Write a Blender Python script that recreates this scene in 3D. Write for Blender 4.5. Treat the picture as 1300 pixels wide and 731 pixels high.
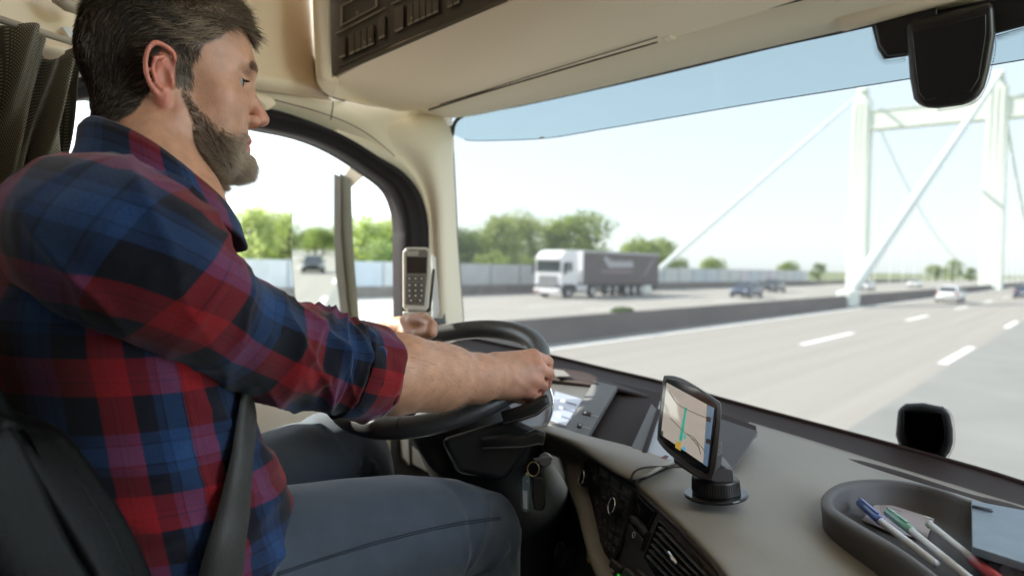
import bpy, bmesh, math, random
import numpy as np
from mathutils import Vector, Matrix, noise as mnoise

for _o in list(bpy.data.objects):
    bpy.data.objects.remove(_o)
sc = bpy.context.scene
col = sc.collection
rnd = random.Random(7)
PI = math.pi
# ------------------------------------------------------------------ camera
FPX = 939.0
YAW, PITCH, ROLL = math.radians(38.2), math.radians(-1.8), math.radians(1.2)
CF = Vector((-math.sin(YAW)*math.cos(PITCH), math.cos(YAW)*math.cos(PITCH), math.sin(PITCH)))
_R0 = Vector((math.cos(YAW), math.sin(YAW), 0))
_U0 = _R0.cross(CF)
CR = math.cos(ROLL)*_R0 + math.sin(ROLL)*_U0
CU = -math.sin(ROLL)*_R0 + math.cos(ROLL)*_U0
CC = Vector((0, 0, 2.5))
cam = bpy.data.cameras.new('camera'); camo = bpy.data.objects.new('camera', cam); col.objects.link(camo)
camo.matrix_world = Matrix(((CR.x, CU.x, -CF.x, CC.x), (CR.y, CU.y, -CF.y, CC.y), (CR.z, CU.z, -CF.z, CC.z), (0, 0, 0, 1)))
cam.sensor_width = 36; cam.lens = 36*FPX/1300
cam.clip_start = .02; cam.clip_end = 6000
cam.dof.use_dof = True; cam.dof.focus_distance = 1.0; cam.dof.aperture_fstop = 3.6
sc.camera = camo
# ------------------------------------------------------------------ light
SUN = Vector((-.75, -.26, .61)).normalized()
w = bpy.data.worlds.new('World'); sc.world = w; w.use_nodes = True
_n = w.node_tree.nodes; _l = w.node_tree.links
_bg = _n['Background']; _sky = _n.new('ShaderNodeTexSky'); _sky.sky_type = 'NISHITA'; _sky.sun_disc = False
_sky.sun_elevation = math.asin(SUN.z); _sky.sun_rotation = math.atan2(SUN.x, SUN.y)
_sky.air_density = 1.0; _sky.dust_density = .8; _sky.ozone_density = 1.2
_hs = _n.new('ShaderNodeHueSaturation'); _hs.inputs['Saturation'].default_value = .6; _l.new(_sky.outputs[0], _hs.inputs['Color']); _mx = _n.new('ShaderNodeMix'); _mx.data_type = 'RGBA'; _mx.inputs[0].default_value = .6; _mx.inputs[7].default_value = (3.2, 3.65, 3.95, 1); _l.new(_hs.outputs[0], _mx.inputs[6]); _l.new(_mx.outputs[2], _bg.inputs[0]); _bg.inputs[1].default_value = .135
_s = bpy.data.lights.new('sun', 'SUN'); _s.energy = 4.0; _s.angle = math.radians(.5); _s.color = (1, .94, .84)
_so = bpy.data.objects.new('sun', _s); col.objects.link(_so)
_so.rotation_euler = SUN.to_track_quat('Z', 'Y').to_euler(); _so.location = (-20, -20, 40)
vs = sc.view_settings; vs.view_transform = 'Standard'; vs.look = 'None'; vs.exposure = 3.85; vs.gamma = 1; vs.use_curve_mapping = False
sc.cycles.max_bounces = 10; sc.cycles.diffuse_bounces = 6; sc.cycles.transparent_max_bounces = 16
sc.cycles.use_denoising = True
sc.cycles.caustics_reflective = False; sc.cycles.caustics_refractive = False
sc.cycles.sample_clamp_indirect = 6

# ------------------------------------------------------------------ rays through the lens, used only to read real positions
def D(x, y): return CF + CR*((x-650)/FPX) - CU*((y-365.5)/FPX)
def P(x, y, t): return CC + D(x, y)*t
def PX(x, y, X): d = D(x, y); return CC + d*((X-CC.x)/d.x)
def PY(x, y, Y): d = D(x, y); return CC + d*((Y-CC.y)/d.y)
def PZ(x, y, Z): d = D(x, y); return CC + d*((Z-CC.z)/d.z)
def PL(x, y, q, n, off=0):
    d = D(x, y); n = n.normalized(); return CC + d*(((q + n*off - CC).dot(n))/d.dot(n))
def V(*a): return Vector(a)

# ------------------------------------------------------------------ materials
MATS = {}
def mat(name, c, rough=.6, metal=0., spec=.5, nz=None, bump=None, coat=0, sheen=0, emit=None, sss=0, stretch=None):
    if name in MATS: return MATS[name]
    m = bpy.data.materials.new(name); m.use_nodes = True; MATS[name] = m
    N = m.node_tree.nodes; L = m.node_tree.links; b = N['Principled BSDF']
    b.inputs['Base Color'].default_value = (*c, 1); b.inputs['Roughness'].default_value = rough
    b.inputs['Metallic'].default_value = metal; b.inputs['Specular IOR Level'].default_value = spec
    b.inputs['Coat Weight'].default_value = coat
    if sheen: b.inputs['Sheen Weight'].default_value = sheen; b.inputs['Sheen Roughness'].default_value = .4
    if sss:
        b.inputs['Subsurface Weight'].default_value = sss; b.inputs['Subsurface Radius'].default_value = (.012, .005, .003); b.inputs['Subsurface Scale'].default_value = 1
    if emit: b.inputs['Emission Color'].default_value = (*emit[0], 1); b.inputs['Emission Strength'].default_value = emit[1]
    tc = N.new('ShaderNodeTexCoord'); src = tc.outputs['Object']
    if stretch:
        mp = N.new('ShaderNodeMapping'); mp.inputs['Scale'].default_value = stretch; L.new(src, mp.inputs[0]); src = mp.outputs[0]
    if nz:
        t = N.new('ShaderNodeTexNoise'); t.inputs['Scale'].default_value = nz[0]; t.inputs['Detail'].default_value = 5; L.new(src, t.inputs['Vector'])
        r = N.new('ShaderNodeMapRange'); r.inputs[1].default_value = .25; r.inputs[2].default_value = .75
        r.inputs[3].default_value = 1-nz[1]; r.inputs[4].default_value = 1+nz[1]; L.new(t.outputs[0], r.inputs[0])
        mx = N.new('ShaderNodeVectorMath'); mx.operation = 'SCALE'; mx.inputs[0].default_value = c; L.new(r.outputs[0], mx.inputs['Scale'])
        L.new(mx.outputs[0], b.inputs['Base Color'])
    if bump:
        t = N.new('ShaderNodeTexNoise'); t.inputs['Scale'].default_value = bump[0]; t.inputs['Detail'].default_value = 3; L.new(src, t.inputs['Vector'])
        bp = N.new('ShaderNodeBump'); bp.inputs['Strength'].default_value = bump[1]; bp.inputs['Distance'].default_value = bump[2] if len(bump) > 2 else .001
        L.new(t.outputs[0], bp.inputs['Height']); L.new(bp.outputs[0], b.inputs['Normal'])
    return m
def thin_glass(name, tint, refl=.06, veil=.0):
    m = bpy.data.materials.new(name); m.use_nodes = True; MATS[name] = m
    N = m.node_tree.nodes; L = m.node_tree.links; N.clear()
    o = N.new('ShaderNodeOutputMaterial'); t = N.new('ShaderNodeBsdfTransparent'); t.inputs[0].default_value = (*tint, 1)
    g = N.new('ShaderNodeBsdfGlossy'); g.inputs['Roughness'].default_value = .02
    fr = N.new('ShaderNodeFresnel'); fr.inputs[0].default_value = 1.35
    mr = N.new('ShaderNodeMath'); mr.operation = 'MULTIPLY'; mr.inputs[1].default_value = refl*10; L.new(fr.outputs[0], mr.inputs[0])
    mr.use_clamp = True
    mx = N.new('ShaderNodeMixShader'); L.new(mr.outputs[0], mx.inputs[0]); L.new(t.outputs[0], mx.inputs[1]); L.new(g.outputs[0], mx.inputs[2])
    if veil:
        d = N.new('ShaderNodeBsdfTranslucent'); d.inputs[0].default_value = (.9, .9, .9, 1)  # translucent film added to give the outside view a washed-out veil
        m2 = N.new('ShaderNodeMixShader'); m2.inputs[0].default_value = veil
        L.new(mx.outputs[0], m2.inputs[1]); L.new(d.outputs[0], m2.inputs[2]); L.new(m2.outputs[0], o.inputs[0])
    else: L.new(mx.outputs[0], o.inputs[0])
    return m

# ------------------------------------------------------------------ mesh helpers
def tag(o, label=None, cat=None, group=None, kind=None):
    if label: o['label'] = label
    if cat: o['category'] = cat
    if group: o['group'] = group
    if kind: o['kind'] = kind
    return o
def empty(name, loc, label=None, cat=None, group=None, rz=0):
    o = bpy.data.objects.new(name, None); o.location = loc; o.rotation_euler = (0, 0, rz); o.empty_display_size = .1
    col.objects.link(o); return tag(o, label, cat, group)
def copy_tree(o, parent=None):
    c = o.copy(); col.objects.link(c)
    if parent is not None: c.parent = parent
    for ch in list(o.children): copy_tree(ch, c)
    return c
class MB:
    def __init__(s): s.v = []; s.f = []; s.uv = []
    def box(s, c, d, rot=None):
        b = len(s.v); c = Vector(c)
        for sx in (-.5, .5):
            for sy in (-.5, .5):
                for sz in (-.5, .5):
                    q = Vector((sx*d[0], sy*d[1], sz*d[2]))
                    if rot is not None: q = rot @ q
                    s.v.append(c+q)
        s.f += [tuple(b+i for i in q) for q in ((0, 1, 3, 2), (4, 6, 7, 5), (0, 4, 5, 1), (2, 3, 7, 6), (0, 2, 6, 4), (1, 5, 7, 3))]; return s
    def frame(s, t, up):
        t = t.normalized(); a = up - t*up.dot(t)
        if a.length < 1e-4: a = Vector((1, 0, 0)) - t*t.x
        a.normalize(); return a, t.cross(a)
    def tube(s, pts, r, seg=10, cap=True, up=Vector((0, 0, 1)), flat=1.0, closed=False):
        pts = [Vector(p) for p in pts]; n = len(pts); b = len(s.v)
        rr = r if hasattr(r, '__len__') else [r]*n
        for i, p in enumerate(pts):
            if closed: t = pts[(i+1) % n]-pts[i-1]
            else: t = pts[min(i+1, n-1)]-pts[max(i-1, 0)]
            a, c = s.frame(t, up)
            for k in range(seg):
                q = 2*PI*k/seg; s.v.append(p + (a*math.cos(q)*flat + c*math.sin(q))*rr[i])
        for i in range(n if closed else n-1):
            for k in range(seg):
                i2 = (i+1) % n
                s.f.append((b+i*seg+k, b+i*seg+(k+1) % seg, b+i2*seg+(k+1) % seg, b+i2*seg+k))
        if cap and not closed:
            s.f.append(tuple(b+k for k in reversed(range(seg)))); s.f.append(tuple(b+(n-1)*seg+k for k in range(seg)))
        return s
    def prism(s, outline, ext):
        ext = Vector(ext); b = len(s.v); n = len(outline)
        s.v += [Vector(p) for p in outline] + [Vector(p)+ext for p in outline]
        s.f.append(tuple(b+i for i in reversed(range(n)))); s.f.append(tuple(b+n+i for i in range(n)))
        for i in range(n): j = (i+1) % n; s.f.append((b+i, b+j, b+n+j, b+n+i))
        return s
    def loft(s, rings, closed=True, cap=False):
        b = len(s.v); n = len(rings[0])
        for r in rings: s.v += [Vector(p) for p in r]
        for i in range(len(rings)-1):
            for k in range(n if closed else n-1):
                k2 = (k+1) % n; s.f.append((b+i*n+k, b+i*n+k2, b+(i+1)*n+k2, b+(i+1)*n+k))
        if cap:
            s.f.append(tuple(b+k for k in reversed(range(n)))); s.f.append(tuple(b+(len(rings)-1)*n+k for k in range(n)))
        return s
    def quad(s, a, b_, c, d):
        b = len(s.v); s.v += [Vector(a), Vector(b_), Vector(c), Vector(d)]; s.f.append((b, b+1, b+2, b+3)); return s
    def cyl(s, c, ax, r, h, seg=24, r2=None):
        ax = Vector(ax).normalized(); c = Vector(c)
        return s.tube([c-ax*h/2, c+ax*h/2], [r, r if r2 is None else r2], seg, up=Vector((.3, .2, .9)))
    def build(s, name, m, parent=None, smooth=False, bevel=0, seg=2, solid=0, subsurf=0, recalc=True, loc=None):
        me = bpy.data.meshes.new(name)
        off = Vector((0, 0, 0))
        if parent is not None and parent.get('_o') is not None: off = Vector(parent['_o'])
        if loc is not None: off = Vector(loc)
        me.from_pydata([tuple(p-off) for p in s.v], [], s.f)
        if recalc:
            bm = bmesh.new(); bm.from_mesh(me); bmesh.ops.recalc_face_normals(bm, faces=bm.faces); bm.to_mesh(me); bm.free()
        if smooth:
            me.polygons.foreach_set('use_smooth', [True]*len(me.polygons))
        me.materials.append(m)
        o = bpy.data.objects.new(name, me); col.objects.link(o)
        if loc is not None: o.location = loc
        if parent is not None:
            o.parent = parent
            if parent.get('_o') is not None: o['_o'] = tuple(off)
        if solid: md = o.modifiers.new('solid', 'SOLIDIFY'); md.thickness = solid; md.offset = -1
        if bevel:
            md = o.modifiers.new('bevel', 'BEVEL'); md.width = bevel; md.segments = seg; md.limit_method = 'ANGLE'; md.angle_limit = math.radians(35)
            me.polygons.foreach_set('use_smooth', [True]*len(me.polygons))
            md = o.modifiers.new('wn', 'WEIGHTED_NORMAL'); md.keep_sharp = True
        if subsurf: md = o.modifiers.new('sub', 'SUBSURF'); md.levels = subsurf; md.render_levels = subsurf
        return o
def cr(p, n, closed=False):
    """Catmull-Rom resample of a list of Vectors to n points per segment"""
    p = [Vector(q) for q in p]; out = []; m = len(p)
    segs = m if closed else m-1
    for i in range(segs):
        if closed: a, b, c, d = p[i-1], p[i], p[(i+1) % m], p[(i+2) % m]
        else: a, b, c, d = p[max(i-1, 0)], p[i], p[i+1], p[min(i+2, m-1)]
        for k in range(n):
            t = k/n; out.append(.5*((2*b)+(c-a)*t+(2*a-5*b+4*c-d)*t*t+(3*b-a-3*c+d)*t**3))
    if not closed: out.append(p[-1])
    return out
def patch(rows, nu=8, nv=8):
    """smooth surface through a grid of control points"""
    rows = [cr(r, nu) for r in rows]
    cols = [cr([r[i] for r in rows], nv) for i in range(len(rows[0]))]
    m = MB(); n = len(cols[0]); b = 0
    for c in cols: m.v += c
    for i in range(len(cols)-1):
        for k in range(n-1): m.f.append((i*n+k, i*n+k+1, (i+1)*n+k+1, (i+1)*n+k))
    return m
def facing(o):
    """turn an open sheet so its normals face the cab's inside (the camera side)"""
    me = o.data; s = 0
    for p in me.polygons: s += (CC-(o.matrix_world @ p.center)).dot(p.normal)*p.area
    if s < 0: me.flip_normals()
    return o
def struct(name, m, ma, label=None, **k):
    o = m.build(name, ma, **k); o['kind'] = 'structure'
    return o
# ================================================================== THE ROAD AND THE BRIDGE
M_asph = mat('pale_asphalt', (.28, .262, .238), .85, nz=(1.6, .10), bump=(60, .3, .004), stretch=(1.1, .02, 1))
M_asph2 = mat('grey_asphalt', (.215, .217, .207), .85, nz=(.5, .1), bump=(60, .3, .004))
M_opp = mat('far_asphalt', (.30, .285, .26), .85, nz=(.3, .12))
M_grass = mat('verge_grass', (.16, .18, .09), .9, nz=(.6, .4))
M_paint = mat('road_paint', (.8, .8, .78), .6, nz=(3, .08))
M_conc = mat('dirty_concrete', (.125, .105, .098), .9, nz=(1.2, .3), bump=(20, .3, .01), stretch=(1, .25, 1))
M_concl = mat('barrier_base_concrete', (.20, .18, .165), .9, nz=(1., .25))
struct('ground', MB().quad((-3000, -3000, -.35), (3000, -3000, -.35), (3000, 4000, -.35), (-3000, 4000, -.35)), M_grass)
struct('road', MB().prism([(-13.9, -400, -.3), (9, -400, -.3), (9, 1200, -.3), (-13.9, 1200, -.3)], (0, 0, .3)), M_asph)
struct('road_shoulder', MB().prism([(-3.0, -400, -.2), (8.8, -400, -.2), (8.8, 1200, -.2), (-3.0, 1200, -.2)], (0, 0, .204)), M_asph2)
struct('opposite_road', MB().prism([(-40.6, -400, -.3), (-13.9, -400, -.3), (-13.9, 1200, -.3), (-40.6, 1200, -.3)], (0, 0, .29)), M_opp)
lm = MB()
def stripe(x, y0, y1, w_, z=.006): lm.box((x, (y0+y1)/2, z), (w_, y1-y0, .006))
stripe(-12.75, -400, 900, .35)
struct('edge_line', lm, M_paint)
lm = MB()
for i in range(-12, 40):
    stripe(-7.7, 25.9+i*17.6-.2, 25.9+i*17.6+6.5, .26); 
for i in range(-12, 40):
    stripe(-3.22, 23.4+i*18.6, 23.4+i*18.6+6.2, .26, .012)
struct('lane_markings', lm, M_paint)
lm = MB()
for x in (-27, -23): 
    for i in range(-12, 40): stripe(x, i*18., i*18.+6, .2, -.002)
for x in (-16.2, -37.2): stripe(x, -400, 900, .3, -.002)
struct('opposite_lane_markings', lm, M_paint)

# median barrier: stepped concrete profile
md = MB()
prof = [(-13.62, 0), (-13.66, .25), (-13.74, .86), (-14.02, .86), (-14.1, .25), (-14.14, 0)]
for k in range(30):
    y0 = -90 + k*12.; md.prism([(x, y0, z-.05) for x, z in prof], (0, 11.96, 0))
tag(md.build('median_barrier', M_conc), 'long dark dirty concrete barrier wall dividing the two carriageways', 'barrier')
# weeds on the barrier
wd = MB(); c0 = PX(790, 391, -14.0); c0.z = .82
for k in range(260):
    a = rnd.random()*2*PI; r = rnd.random()**.5*.5; b0 = c0+V(math.cos(a)*.12, math.sin(a)*r*1.6, 0); h = rnd.uniform(.08, .24)*(1-r)
    t = V(rnd.uniform(-.15, .15), rnd.uniform(-.15, .15), h); s_ = V(.02, .03, 0)
    wd.quad(b0-s_, b0+s_, b0+t+s_*.4, b0+t-s_*.4)
tag(wd.build('weed_tuft', mat('weed_green', (.16, .24, .04), .8), recalc=False), 'small bright green tuft of weeds on top of the concrete median barrier', 'plant', kind='stuff')

# noise barrier along the far side
nb = empty('noise_barrier', (-40, 60, 0), 'long pale noise barrier of translucent panels on a concrete base beyond the far carriageway', 'fence'); nb['_o'] = (-40, 60, 0)
b_ = MB(); b_.box((-40.1, 80, .3), (.35, 300, .95)); b_.build('base_wall', M_concl, nb)
M_pan = [mat('panel_'+n, c, .35, nz=(.8, .1)) for n, c in (('blue', (.44, .50, .56)), ('grey', (.50, .53, .54)), ('lilac', (.52, .50, .56)))]
M_post = mat('galvanised_post', (.35, .37, .38), .5, .6)
for k in range(50):
    y = -64 + k*4.
    p_ = MB().box((-40.1, y+2, 1.64), (.06, 3.84, 1.74)); p_.build('panel', M_pan[rnd.randrange(3)], nb)
    p_ = MB().box((-40.1, y, 1.66), (.16, .15, 1.8)); p_.build('post', M_post, nb)

# ---- bridge portal and cables
M_br = mat('pale_green_steel', (.76, .81, .75), .5, nz=(.3, .05))
M_cab = mat('pale_cable_sheath', (.78, .82, .78), .5, nz=(.5, .04))
DY = 150.
br = empty('suspension_bridge', (-13.8, DY, 0), 'pale green steel bridge portal with crossbeam and thick slanting suspension cables above the motorway', 'bridge'); br['_o'] = (-13.8, DY, 0)
for x in (-35.2, -13.9, 7.6):
    m_ = MB(); wx = 1.5
    m_.loft([[(x-wx*s, DY-1.7*s, z), (x+wx*s, DY-1.7*s, z), (x+wx*s, DY+1.7*s, z), (x-wx*s, DY+1.7*s, z)] for z, s in ((-.3, 1.1), (34.2, .95), (35.2, .6), (36., .55))], cap=True)
    for sx in (-.9, 0, .9):
        m_.box((x+sx, DY-1.72, 17), (.12, .12, 34))
    m_.build('pylon_leg', M_br, br, bevel=.08)
    m_ = MB().box((x, DY, 36.4), (1.6, 2.6, .9)); m_.build('saddle', M_br, br, bevel=.2)
for xa, xb in ((-33.9, -15.2), (-12.6, 6.3)):
    m_ = MB().box(((xa+xb)/2, DY, 30.6), (xb-xa, 2.6, 3.2)); m_.box(((xa+xb)/2, DY, 29.), (xb-xa, 3., .25)); m_.box(((xa+xb)/2, DY, 32.3), (xb-xa, 3., .25))
    m_.build('crossbeam', M_br, br)
def cab_z(y, y0):   # backstay and main span
    if y < DY: return 1.0+(36.3-1.0)*((y-y0)/(DY-y0))
    return 4.5+31.8*((y-330)/180.)**2
M_hang = mat('dark_hanger', (.25, .3, .3), .5)
for x, y0, r in ((-35.2, 66., .27), (-13.9, 57.5, .46), (7.6, 60., .4)):
    pts = [(x, y, cab_z(y, y0)) for y in np.linspace(y0, DY, 20)]
    MB().tube(pts, r, 10).build('backstay_cable', M_cab, br, smooth=True)
    pts = [(x, y, cab_z(y, y0)) for y in np.linspace(DY, 500, 50)]
    MB().tube(pts, r*.6, 10).build('main_cable', M_br, br, smooth=True)
    for y in np.arange(DY+14, 420, 14):
        MB().tube([(x, y, 0), (x, y, cab_z(y, y0))], .07, 6).build('hanger', M_br, br)
MB().box((-13.9, 56.9, .55), (1.0, 2.6, 1.2)).build('cable_anchor', M_br, br, bevel=.15)
MB().box((-35.2, 65, .55), (1.2, 3, 1.4)).build('cable_anchor', M_br, br, bevel=.15)

# ---- trees
M_bark = mat('bark', (.09, .07, .05), .9, nz=(8, .3))
def leafmat(n, c):
    m = mat(n, c, .6, nz=(.9, .45)); N = m.node_tree.nodes; L = m.node_tree.links; b = N['Principled BSDF']
    t = N.new('ShaderNodeBsdfTranslucent'); t.inputs[0].default_value = (c[0]*2.3, c[1]*2.3, c[2]*1.9, 1); x = N.new('ShaderNodeMixShader'); x.inputs[0].default_value = .45
    L.new(b.outputs[0], x.inputs[1]); L.new(t.outputs[0], x.inputs[2]); L.new(x.outputs[0], N['Material Output'].inputs[0])
    return m
M_leaf = [leafmat('leaf_green', (.17, .22, .06)), leafmat('leaf_pale', (.23, .27, .11)), leafmat('leaf_dark', (.12, .17, .055))]
def tree_proto(seed, h, wd_, style, m, n=2600):
    r = random.Random(seed)
    root = empty('tree', (0, 0, 0))
    t = MB(); top = h*.7
    tr = [V(0, 0, -.4), V(.05, 0, h*.2), V(r.uniform(-.2, .2), r.uniform(-.2, .2), h*.45), V(r.uniform(-.4, .4), 0, top)]
    t.tube(cr(tr, 4), [wd_*.055*(1-.07*i) for i in range(13)], 8)
    clumps = []
    for k in range(15 if style else 20):
        a = r.random()*2*PI; z = r.uniform(.3, 1)*h; q = (z/h)
        rad = wd_*.5*math.sin(min(1, max(.15, (1.12-q)*1.5))*PI/2)*r.uniform(.35, .95)
        c = V(math.cos(a)*rad, math.sin(a)*rad, z*.95); clumps.append((c, wd_*r.uniform(.12, .24)))
        s0 = V(0, 0, min(z*.7, top*.9)); t.tube(cr([s0, s0.lerp(c, .5)+V(0, 0, -.2), c], 3), [wd_*.018, wd_*.015, wd_*.012, wd_*.01, .03, .02, .01], 5)
    t.build('trunk', M_bark, root, smooth=True)
    m_ = MB()
    for k in range(n):
        c, cr_ = r.choice(clumps); d = V(r.gauss(0, 1), r.gauss(0, 1), r.gauss(0, .8)); d.normalize()
        p = c+d*cr_*r.uniform(.55, 1.08); s_ = r.uniform(.1, .24)*wd_/7
        u = V(r.gauss(0, 1), r.gauss(0, 1), r.gauss(0, 1)).normalized(); v_ = u.cross(d+V(.1, .2, .3)).normalized()
        m_.quad(p-u*s_, p+v_*s_*.7, p+u*s_, p-v_*s_*.7)
    m_.build('crown', m, root, recalc=False)
    return root
protos = [tree_proto(1, 8.5, 7.5, 0, M_leaf[0]), tree_proto(2, 8.0, 6., 0, M_leaf[1]), tree_proto(3, 6.0, 8., 1, M_leaf[0]), tree_proto(4, 7.0, 7., 0, M_leaf[2]), tree_proto(5, 9.5, 6.5, 1, M_leaf[1])]
TL = [('rounded green tree', 0), ('pale feathery tree', 1), ('low spreading green tree', 2), ('darker green tree', 3), ('tall loose pale green tree', 4)]
# px, distance, proto, scale, place wording
TREES = [(312, 50, 1, .8, 'seen through the side window just left of the mirror'), (338, 53, 4, .72, 'behind the noise barrier seen left of the door mirror'),
 (362, 55, 0, .78, 'hugging the left rim of the door mirror'), (395, 62, 3, .8, 'hidden largely behind the door mirror'),
 (458, 66, 0, .80, 'just right of the dark mirror arm'), (478, 66, 2, .95, 'in the middle of the front quarter of the side window'), (497, 68, 1, .85, 'left of the handset, seen through the side window'),
 (516, 70, 3, .92, 'directly above the handset in the side window'), (545, 74, 0, .9, 'behind the windscreen pillar'), (590, 74, 3, .86, 'at the left edge of the windscreen'),
 (612, 78, 2, .98, 'low behind the barrier near the windscreen edge'), (632, 80, 1, 1.0, 'left of the lorry cab, taller than its neighbours'), (652, 82, 4, .93, 'just left of the lorry roof'),
 (676, 84, 1, 1.02, 'rising above the lorry cab'), (700, 86, 4, .86, 'behind the front of the lorry trailer'), (718, 84, 0, .98, 'over the front third of the trailer'),
 (745, 86, 0, 1.08, 'the rounded crown above the middle of the trailer'), (770, 98, 2, .7, 'low behind the trailer'), (815, 100, 2, 1.05, 'above the rear end of the trailer'), (838, 104, 0, .82, 'beside the end of the trailer and the slanting cable'),
 (862, 112, 3, .6, 'small beyond the foot of the left cable'), (905, 130, 2, .75, 'small and far beyond the dark blue car'), (1188, 250, 2, .9, 'far away left of the white car ahead'), (1210, 245, 0, .9, 'far away above the white car ahead'), (1232, 255, 3, .7, 'far away at the foot of the middle pylon leg'),
 (624, 70, 2, .62, 'low and bushy right behind the barrier beside the windscreen pillar'), (664, 76, 2, .6, 'low and bushy behind the barrier just left of the lorry cab'), (690, 80, 3, .66, 'darker, filling the gap above the lorry cab roof'), (760, 92, 3, .72, 'darker, at the right flank of the rounded crown over the trailer'), (800, 104, 0, .66, 'short, over the rear half of the trailer'), (486, 60, 3, .62, 'short and dark in the side window left of the handset'), (350, 58, 2, .85, 'low, just left of the door mirror glass'), (1000, 190, 2, .8, 'tiny on the skyline left of the far pylon leg'), (1040, 200, 3, .7, 'tiny on the skyline beside the far pylon leg')]
used = set()
for i, (px, dist, k, s_, wh) in enumerate(TREES):
    o = protos[k] if k not in used else copy_tree(protos[k]); used.add(k)
    d = D(px, 345); d.z = 0; d.normalize(); p = CC + d*dist/abs(d.dot(CF)); p.z = -.4
    if dist < 140 and p.x > -44: p *= 44.5/abs(p.x); p.z = -.4
    o.location = p; o.rotation_euler = (0, 0, rnd.random()*6); s2 = s_*(abs(p.x)/44. if dist < 100 and False else 1)
    o.scale = (s_, s_, s_)
    tag(o, TL[k][0]+' '+wh, 'tree', 'trees beyond the noise barrier')
# trees the door mirror shows, behind the lorry
for i in range(16):
    k = (0, 3, 0, 2)[i % 4]
    o = copy_tree(protos[k])
    o.location = (-34+i*2.3, -165+(i % 3)*14-i*1.5, -.4); o.rotation_euler = (0, 0, rnd.random()*6)
    o.scale = (1.0, 1.0, rnd.uniform(.7, .95))
    tag(o, 'green tree in the far tree row reflected in the door mirror', 'tree', 'trees in the mirror')
# ================================================================== VEHICLES ON THE ROAD
M_tyre = mat('tyre_rubber', (.02, .02, .02), .85)
M_rim = mat('alloy', (.55, .55, .56), .35, .8)
M_wht = mat('white_vehicle_paint', (.80, .80, .80), .35, coat=.5)
M_cgl = mat('dark_car_glass', (.03, .04, .05), .08, spec=.8)
M_hl = mat('headlight_lens', (.75, .78, .8), .1, spec=.9)
M_tl = mat('tail_light_red', (.45, .02, .02), .25)
M_under = mat('chassis_black', (.03, .03, .03), .8)
M_plate = mat('number_plate', (.75, .75, .72), .5)
def wheel(root, x, y, r, w_, s):
    o = MB().cyl((x, y, r), (1, 0, 0), r, w_, 28).build('wheel', M_tyre, root, bevel=.03)
    rm = MB().cyl((x+s*(w_*.5+.004), y, r), (1, 0, 0), r*.62, .03, 20)
    for k in range(5):
        a = k*2*PI/5; rm.box((x+s*(w_*.5+.02), y+math.cos(a)*r*.3, r+math.sin(a)*r*.3), (.03, .06, .06))
    rm.build('rim', M_rim, o)
def car(name, paint, est=False):
    root = empty(name, (0, 0, 0))
    def ring(y, hw, z0, z1, rd=.12):
        return [(-hw+rd, y, z0), (hw-rd, y, z0), (hw, y, z0+rd), (hw, y, z0+(z1-z0)*.6), (hw-.05, y, z1-.08), (hw-.16, y, z1), (-hw+.16, y, z1), (-hw+.05, y, z1-.08), (-hw, y, z0+(z1-z0)*.6), (-hw, y, z0+rd)]
    st = [(-2.2, .70, .38, .80), (-2.1, .82, .26, .92), (-1.6, .9, .2, .97), (-.8, .9, .2, .97), (.6, .9, .2, .95), (1.2, .9, .2, .90), (1.9, .84, .22, .80), (2.15, .76, .28, .68), (2.22, .68, .36, .6)]
    MB().loft([ring(*s) for s in st], cap=True).build('body', paint, root, smooth=True)
    def gr(y, hb, ht, z0, z1): return [(-hb, y, z0), (hb, y, z0), (ht, y, z1), (-ht, y, z1)]
    re = -2.0 if est else -1.75
    MB().loft([gr(re, .74, .68, .90, .95), gr(re+.45, .80, .60, .93, 1.36), (gr(-.2, .82, .60, .93, 1.43)), gr(.35, .82, .58, .93, 1.40), gr(1.15, .78, .70, .90, .96)], cap=True).build('window', M_cgl, root, smooth=False)
    rf = MB().loft([[(-hw, y, z), (hw, y, z), (hw-.08, y, z+.05), (-hw+.08, y, z+.05)] for y, hw, z in ((re+.38, .61, 1.345), (-.2, .62, 1.42), (.42, .59, 1.39))], cap=True)
    for s in (-1, 1):
        rf.tube([(s*.60, .40, 1.40), (s*.76, 1.12, .95)], .035, 6); rf.tube([(s*.62, re+.42, 1.36), (s*.74, re+.05, .95)], .05, 6); rf.tube([(s*.61, -.15, 1.43), (s*.82, -.15, .95)], .03, 6)
    rf.build('roof', paint, root)
    for s in (-1, 1):
        for y in (-1.38, 1.38): wheel(root, s*.80, y, .32, .22, s)
        MB().box((s*.62, 2.10, .62), (.3, .16, .14)).build('headlight', M_hl, root, bevel=.03)
        MB().box((s*.70, -2.13, .78), (.24, .12, .18)).build('tail_light', M_tl, root, bevel=.02)
        MB().box((s*.98, .75, 1.0), (.2, .12, .13)).build('door_mirror', paint, root, bevel=.03)
    MB().box((0, 2.2, .48), (.9, .08, .2)).build('grille', M_under, root, bevel=.02)
    MB().box((0, -2.2, .62), (.5, .05, .11)).build('number_plate', M_plate, root)
    return root
def put(o, x, y, lab, rz=0, g='cars driving on the motorway', name=None):
    o.location = (x, y, .01); o.rotation_euler = (0, 0, rz); tag(o, lab, 'car', g); return o
M_navy = mat('navy_paint', (.03, .05, .10), .3, coat=.6); M_blk = mat('black_paint', (.012, .014, .015), .25, coat=.8)
M_silv = mat('silver_paint', (.5, .5, .52), .35, .4)
cw = car('white_car', M_wht, True); put(cw, -9.9, 75, 'white estate car driving away in the lane ahead, rear end towards the viewer')
cn = car('blue_car', M_navy); put(cn, -24.6, 65.5, 'dark blue car coming the other way, nearer of the two beyond the barrier', PI)
cb = car('black_car', M_blk); put(cb, -29.2, 86, 'smaller black car following close behind the dark blue car on the far carriageway', PI)
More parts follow.
